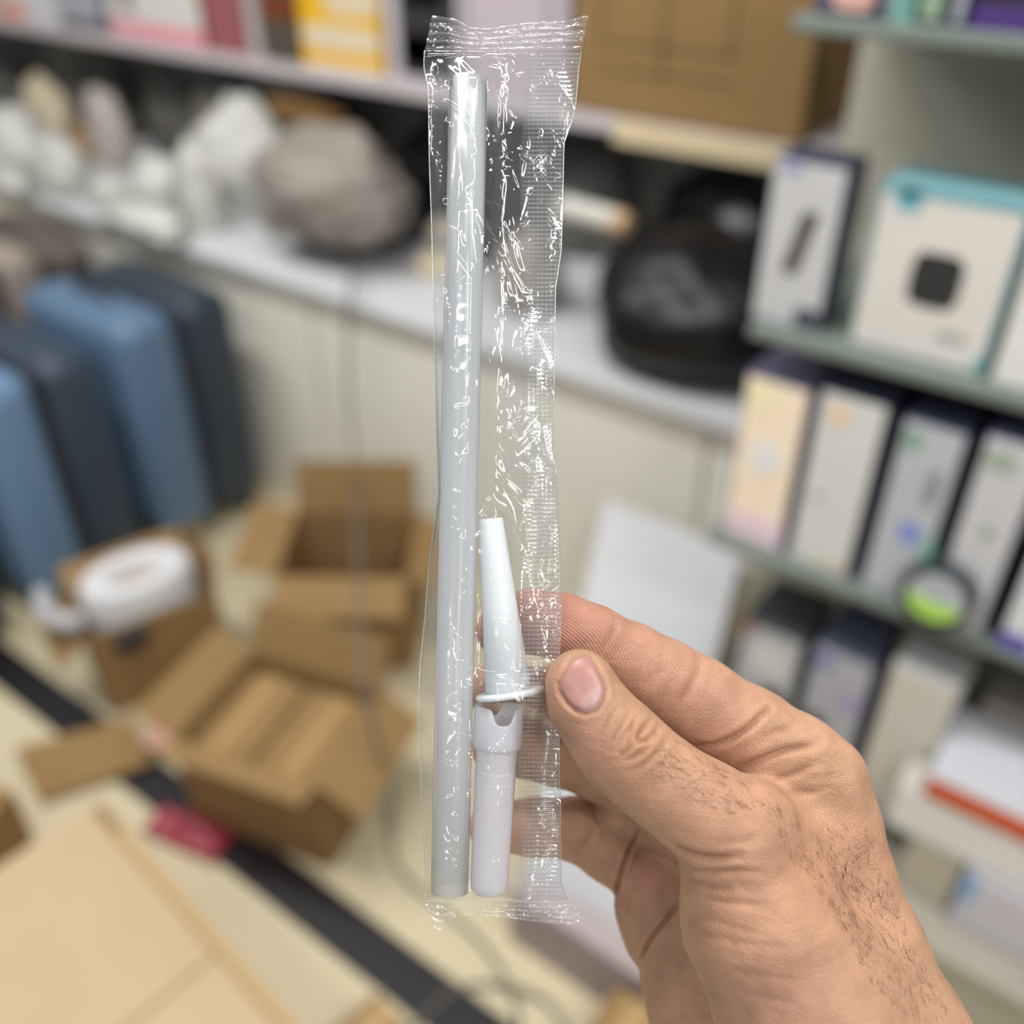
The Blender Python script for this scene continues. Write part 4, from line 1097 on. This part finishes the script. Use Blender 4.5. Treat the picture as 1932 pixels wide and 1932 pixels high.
def reparent(o, e):
    o.parent = e; o.location = Vector(o.location) - Vector(e.location); return o
co_ = reparent(axial('tapered_body', ca_, cb3, [(0.0, 0.3), (0.0, 2.7), (0.004, 3.0), (0.012, 3.15), (0.5, 4.55), (1.0, 6.05)], [(0.0, 0.1), (1.0, 0.1)], CONE, 48), e)
axc = (cb3 - ca_) / np.linalg.norm(cb3 - ca_)
# flange is tipped a little more than the body
axf = np.array([0.15, -0.985, 0.09]); axf /= np.linalg.norm(axf)
fc = P3(963, 1308, 1.5)
reparent(axial('flange', fc - axf * 0.75, fc + axf * 0.75, [(0.0, 0.2), (0.0, 8.7), (0.2, 9.0), (0.5, 9.2), (0.8, 9.0), (1.0, 8.7), (1.0, 0.2)], None, CONE, 56), e)
ADP = milky('milky_adapter_plastic', 0.74, (246, 244, 250), 0.3, 0.25, 0.4)
aa, ab = P3(942, 1331, 1.5), P3(922, 1684, 1.5)
def crown(t):
    # notches in the collar: two wide U slots towards the viewer and two behind
    s = 0.0
    for c0, wd in ((-1.80, 0.42), (1.2, 0.42)):
        d = abs((t - c0 + math.pi) % (2 * math.pi) - math.pi)
        s = max(s, 0.082 * (1 / (1 + math.exp((d - wd) / 0.06))))
    return s
e = empty('adapter_tip', tuple(to_world(((aa + ab) / 2)[None])[0]), label='frosted plastic mouth tip with a notched collar below the cap in the packet', cat='mouthpiece')
def adp(name, po, pi_, cr=None):
    return reparent(axial(name, aa, ab, po, pi_, ADP, 96, cr), e)
adp('notched_collar', [(0.0, 6.1), (0.01, 6.35), (0.085, 6.5), (0.10, 6.55), (0.20, 6.5), (0.222, 6.2), (0.228, 5.6)], [(0.0, 5.6), (0.085, 5.6), (0.222, 5.4)], crown)
adp('tapered_stem', [(0.224, 5.35), (0.30, 5.36), (0.34, 5.30), (0.36, 5.36), (0.40, 5.30), (0.7, 5.1), (0.94, 4.95), (0.975, 4.7), (0.995, 3.9), (1.0, 2.6), (1.0, 0.2)], None)
adp('ring_line', [(0.345, 5.42), (0.349, 5.46), (0.353, 5.42)], None)
adp('ring_line', [(0.405, 5.36), (0.409, 5.40), (0.413, 5.36)], None)

# ---- the film bag
yl = [95, 125, 165, 300, 450, 600, 800, 930, 990, 1050, 1180, 1260, 1350, 1450, 1560, 1640, 1700]
xl = [801, 799, 808, 810, 815, 819, 823, 827, 820, 811, 800, 792, 790, 793, 797, 803, 801]
yr = [95, 130, 200, 225, 270, 400, 470, 545, 700, 850, 900, 1000, 1100, 1180, 1300, 1480, 1500, 1660, 1685, 1700]
xr = [1097, 1092, 1086, 1080, 1064, 1061, 1059, 1048, 1046, 1043, 1050, 1055, 1060, 1058, 1054, 1056, 1058, 1058, 1064, 1072]
NY, NX = 560, 96
ys = np.linspace(95, 1700, NY)
XL = np.interp(ys, yl, xl); XR = np.interp(ys, yr, xr)
sg_ = np.linspace(0, 1, NX)
GX = XL[:, None] + (XR - XL)[:, None] * sg_[None]
GY = ys[:, None].repeat(NX, 1)
SC = 7.164
def tent(GX, GY):
    """half thickness (mm) the contents need at each place"""
    h = np.zeros_like(GX)
    def add(cx, r, y0, y1, slope=0.75):
        d = np.abs(GX - cx) / SC
        inside = np.sqrt(np.clip(r * r - d * d, 0, None))
        t = r * 0.72 / slope
        ramp = np.clip(r * 1.02 - slope * np.clip(d - r * 0.35, 0, None), 0, None)
        fy = np.clip((GY - (y0 - 55)) / 50, 0, 1) * np.clip(((y1 + 45) - GY) / 40, 0, 1)
        return np.maximum(inside, ramp) * fy
    a = add(884 - (GY - 153) * 36 / 1535, 5.6, 153, 1688)
    b = add(926 + (GY - 978) * 33 / 324, 3.7 + (GY - 978) * 3.0 / 324, 978, 1302)
    c = add(942 - (GY - 1326) * 20 / 373, 7.3 - (GY - 1326) * 1.6 / 373, 1326, 1690)
    fl_ = add(963, 10.3, 1296, 1322, 0.8)
    return np.maximum(np.maximum(a, b), np.maximum(c, fl_))
def smooth2(h, n):
    for _ in range(n):
        h = (np.roll(h, 1, 0) + np.roll(h, -1, 0) + 2 * h) / 4
        hp_ = np.pad(h, ((0, 0), (1, 1)), mode='edge'); h = (hp_[:, :-2] + hp_[:, 2:] + 2 * h) / 4
    return h
hh = tent(GX, GY)
hh = np.maximum(hh, smooth2(hh, 10))
edge_d = np.minimum(GX - XL[:, None], XR[:, None] - GX) / SC
end_d = np.minimum(GY - 95, 1700 - GY) / SC
hh = hh + 0.9 * np.sin(np.pi * np.clip(sg_, 0, 1))[None] * np.clip(end_d / 8, 0, 1)
hh = np.minimum(hh, 0.15 + 3.6 * np.clip(edge_d, 0, None) ** 0.75)
hh = np.minimum(hh, 0.15 + 5.5 * np.clip(end_d, 0, None))
rngp = np.random.default_rng(11)
def crinkles(n, amp, y0=95, y1=1700, lmin=25, lmax=130, wmin=2.5, wmax=7, vert=0.5):
    f = np.zeros_like(GX)
    for _ in range(n):
        cx, cy = rngp.uniform(795, 1065), rngp.uniform(y0, y1)
        an = math.pi / 2 + rngp.normal(0, vert)
        L = rngp.uniform(lmin, lmax); w = rngp.uniform(wmin, wmax); a = amp * rngp.uniform(0.3, 1.0) * rngp.choice([-1, 1])
        dx_, dy_ = GX - cx, GY - cy
        u = dx_ * math.cos(an) + dy_ * math.sin(an); v = -dx_ * math.sin(an) + dy_ * math.cos(an)
        v = v + rngp.normal(0, 0.12) * u * u / L
        m = np.clip(1 - np.abs(u) / (L / 2), 0, 1)
        f += a * np.clip(1 - np.abs(v) / w, 0, 1) * np.sqrt(m)
    return f
front_c = crinkles(70, 0.9, lmin=40, lmax=150, wmin=6, wmax=15, vert=0.6) + crinkles(70, 0.9, lmin=20, lmax=60, wmin=5, wmax=11, vert=1.5) + crinkles(90, 0.55) + crinkles(60, 0.5, lmin=12, lmax=40, vert=1.5) + crinkles(60, 0.7, 95, 330, 15, 70, 2, 6, 1.2) + crinkles(14, 1.1, lmin=80, lmax=260, wmin=5, wmax=12, vert=0.35)
back_c = crinkles(60, 0.8, lmin=30, lmax=130, wmin=6, wmax=14, vert=0.7) + crinkles(70, 0.5) + crinkles(60, 0.5, lmin=12, lmax=40, vert=1.5)
fade = np.clip(edge_d / 1.0, 0, 1) * np.clip(end_d / 3, 0, 1)
ZF = 1.5 + hh + np.abs(front_c) * fade * 0.9
ZB = 1.5 - hh - np.abs(back_c) * fade * 0.8
# keep the back film in front of the index finger pad
pull = np.clip((GX - 1036) / 14, 0, 1)
ZB = ZB * (1 - pull) + np.maximum(ZB, 0.3) * pull
mk = (GY > 1085) & (GY < 1262) & (GX > 925)
ZB = np.where(mk, np.maximum(ZB, -4.6), ZB)
lim = np.clip((GX - 1036) / 12, 0, 1)
pinch = np.exp(-(((GY - 1260) / 150) ** 2))
ZF = ZF * (1 - lim * pinch) + np.minimum(ZF, 1.9) * lim * pinch
def gridmesh(name, X, Y, Z, m, parent, o0):
    d = HD - Z
    V = np.stack([(X - 966) / FPX * d, (966 - Y) / FPX * d, -d], -1).reshape(-1, 3)
    r, c = X.shape
    i = np.arange(r * c).reshape(r, c)
    F = np.stack([i[:-1, :-1], i[1:, :-1], i[1:, 1:], i[:-1, 1:]], -1).reshape(-1, 4)
    return obj(name, np_mesh(name, to_world(V) - o0, F), m, parent)
PO = to_world(P3(930, 900, 1.5)[None])[0]
pk_ = empty('clear_packet', tuple(PO), label='long clear crinkled plastic packet held upright by the hand', cat='packet')
FILM = film_material('clear_film', 0.045, 0.07, bump=0.6, bscale=130, frost=0.015)
FIN = film_material('seal_film', 0.06, 0.11, tintc=(0.94, 0.95, 0.95), bump=0.12, bscale=260, frost=0.06)
gridmesh('front_film', GX, GY, ZF, FILM, pk_, PO)
gridmesh('back_film', GX, GY, ZB, FILM, pk_, PO)
# embossed back seam lying along the right side
nyf, nxf = 860, 34
yf = np.linspace(100, 1692, nyf)
x0 = np.interp(yf, [100, 300, 700, 1000, 1400, 1500, 1692], [1000, 980, 988, 985, 976, 978, 985]); x1 = np.interp(yf, yr, xr) - 2
fx = x0[:, None] + (x1 - x0)[:, None] * np.linspace(0, 1, nxf)[None]; fy = yf[:, None].repeat(nxf, 1)
zbase = np.zeros_like(fx)
for r in range(nyf):
    ri = min(NY - 1, int((yf[r] - 95) / (1605) * (NY - 1)))
    zbase[r] = np.interp(fx[r], GX[ri], ZF[ri])
zbase = smooth2(zbase, 14) + 0.35
emb = 0.06 * np.sign(np.sin(2 * math.pi * fy / 8.3)) * np.abs(np.sin(2 * math.pi * fy / 8.3)) ** 0.6 * (0.6 + 0.4 * np.sin(2 * math.pi * fx / 8.3))
wob = np.array([[mnoise.noise(Vector((a / 30, b / 60, 3.3))) for a, b in zip(ra_, rb_)] for ra_, rb_ in zip(fx, fy)])
fin_o = gridmesh('seam_fin', fx, fy, zbase + emb + 0.22 * wob, FIN, pk_, PO)
bar = (0.5 + 0.5 * np.sin(2 * math.pi * fy / 8.3)) ** 1.5 * (0.35 + 0.65 * (0.5 + 0.5 * np.sin(2 * math.pi * fx / 8.3)))
bar = bar * np.clip((fx - x0[:, None]) / 14, 0, 1) * (0.75 + 0.5 * wob)
add_float(fin_o.data, 'seal_bar', np.clip(0.02 + 0.30 * bar, 0, 1).ravel())
def endseal(name, xb, yb, xt, yt, rows, ridge, seed):
    n = 150
    s = np.linspace(0, 1, n)
    a = np.interp(s, np.linspace(0, 1, len(xb)), xb); b = np.interp(s, np.linspace(0, 1, len(yb)), yb)
    c = np.interp(s, np.linspace(0, 1, len(xt)), xt); d = np.interp(s, np.linspace(0, 1, len(yt)), yt)
    t = np.linspace(0, 1, rows)[:, None]
    X = a[None] * (1 - t) + c[None] * t; Y = b[None] * (1 - t) + d[None] * t
    Z = 1.5 + ridge * np.sin(t * 2 * math.pi * 4.5) * np.ones_like(X)
    nz = np.array([[mnoise.noise(Vector((p / 22, q / 16, seed))) + 0.6 * (1 - 2 * abs(mnoise.noise(Vector((p / 11, q / 9, seed + 5))))) for p, q in zip(rp_, rq_)] for rp_, rq_ in zip(X, Y)])
    Z = Z + 0.9 * nz * np.clip(t * 3, 0, 1)
    so = gridmesh(name, X, Y, Z, FIN, pk_, PO)
    add_float(so.data, 'seal_bar', np.clip(0.03 + 0.10 * (0.5 + 0.5 * np.sin(t * 2 * math.pi * 4.5)) * np.ones_like(X), 0, 1).ravel())
endseal('top_seal', [801, 850, 900, 950, 1000, 1050, 1097], [97, 96, 96, 96, 96, 96, 95], [815, 838, 868, 885, 920, 960, 1000, 1040, 1085, 1100, 1110], [29, 32, 38, 52, 53, 48, 42, 40, 36, 29, 31], 26, 0.28, 1.0)
FIN2 = FIN
endseal('bottom_seal', [801, 850, 900, 950, 1000, 1040, 1072], [1698, 1699, 1700, 1700, 1700, 1700, 1700], [812, 822, 838, 862, 900, 950, 1000, 1050, 1085, 1100, 1105], [1735, 1758, 1752, 1728, 1726, 1732, 1738, 1744, 1746, 1740, 1722], 22, 0.22, 8.0)

# folded film edges, a little thicker than the film
EDGE = film_material('film_fold', 0.22, 0.15, tintc=(0.92, 0.93, 0.93), frost=0.10)
for nm, xs_ in (('folded_edge', XL), ('folded_edge', XR)):
    q = [to_world(P3(xs_[i], ys[i], 1.5)[None])[0] - PO for i in range(0, NY, 6)]
    obj(nm, tubem([tuple(k) for k in q], 0.00015, 6), EDGE, pk_, smooth=True)

GROUPS = {'refuse_sack': 'dark sacks on the counter', 'white_bag': 'white plastic bags on the counter', 'white_sheet': 'white plastic sheets at the counter edge', 'camera_box': 'dark topped boxes on the bottom deck',
          'cloth_pack': 'cream cloth packs on the counter', 'open_carton': 'open cartons on the floor', 'inner_carton': 'cartons inside the open carton', 'small_carton': 'cartons at the frame edge'}
for o in bpy.data.objects:
    k = o.name.split('.')[0]
    if o.parent is None and k in GROUPS:
        o['group'] = GROUPS[k]
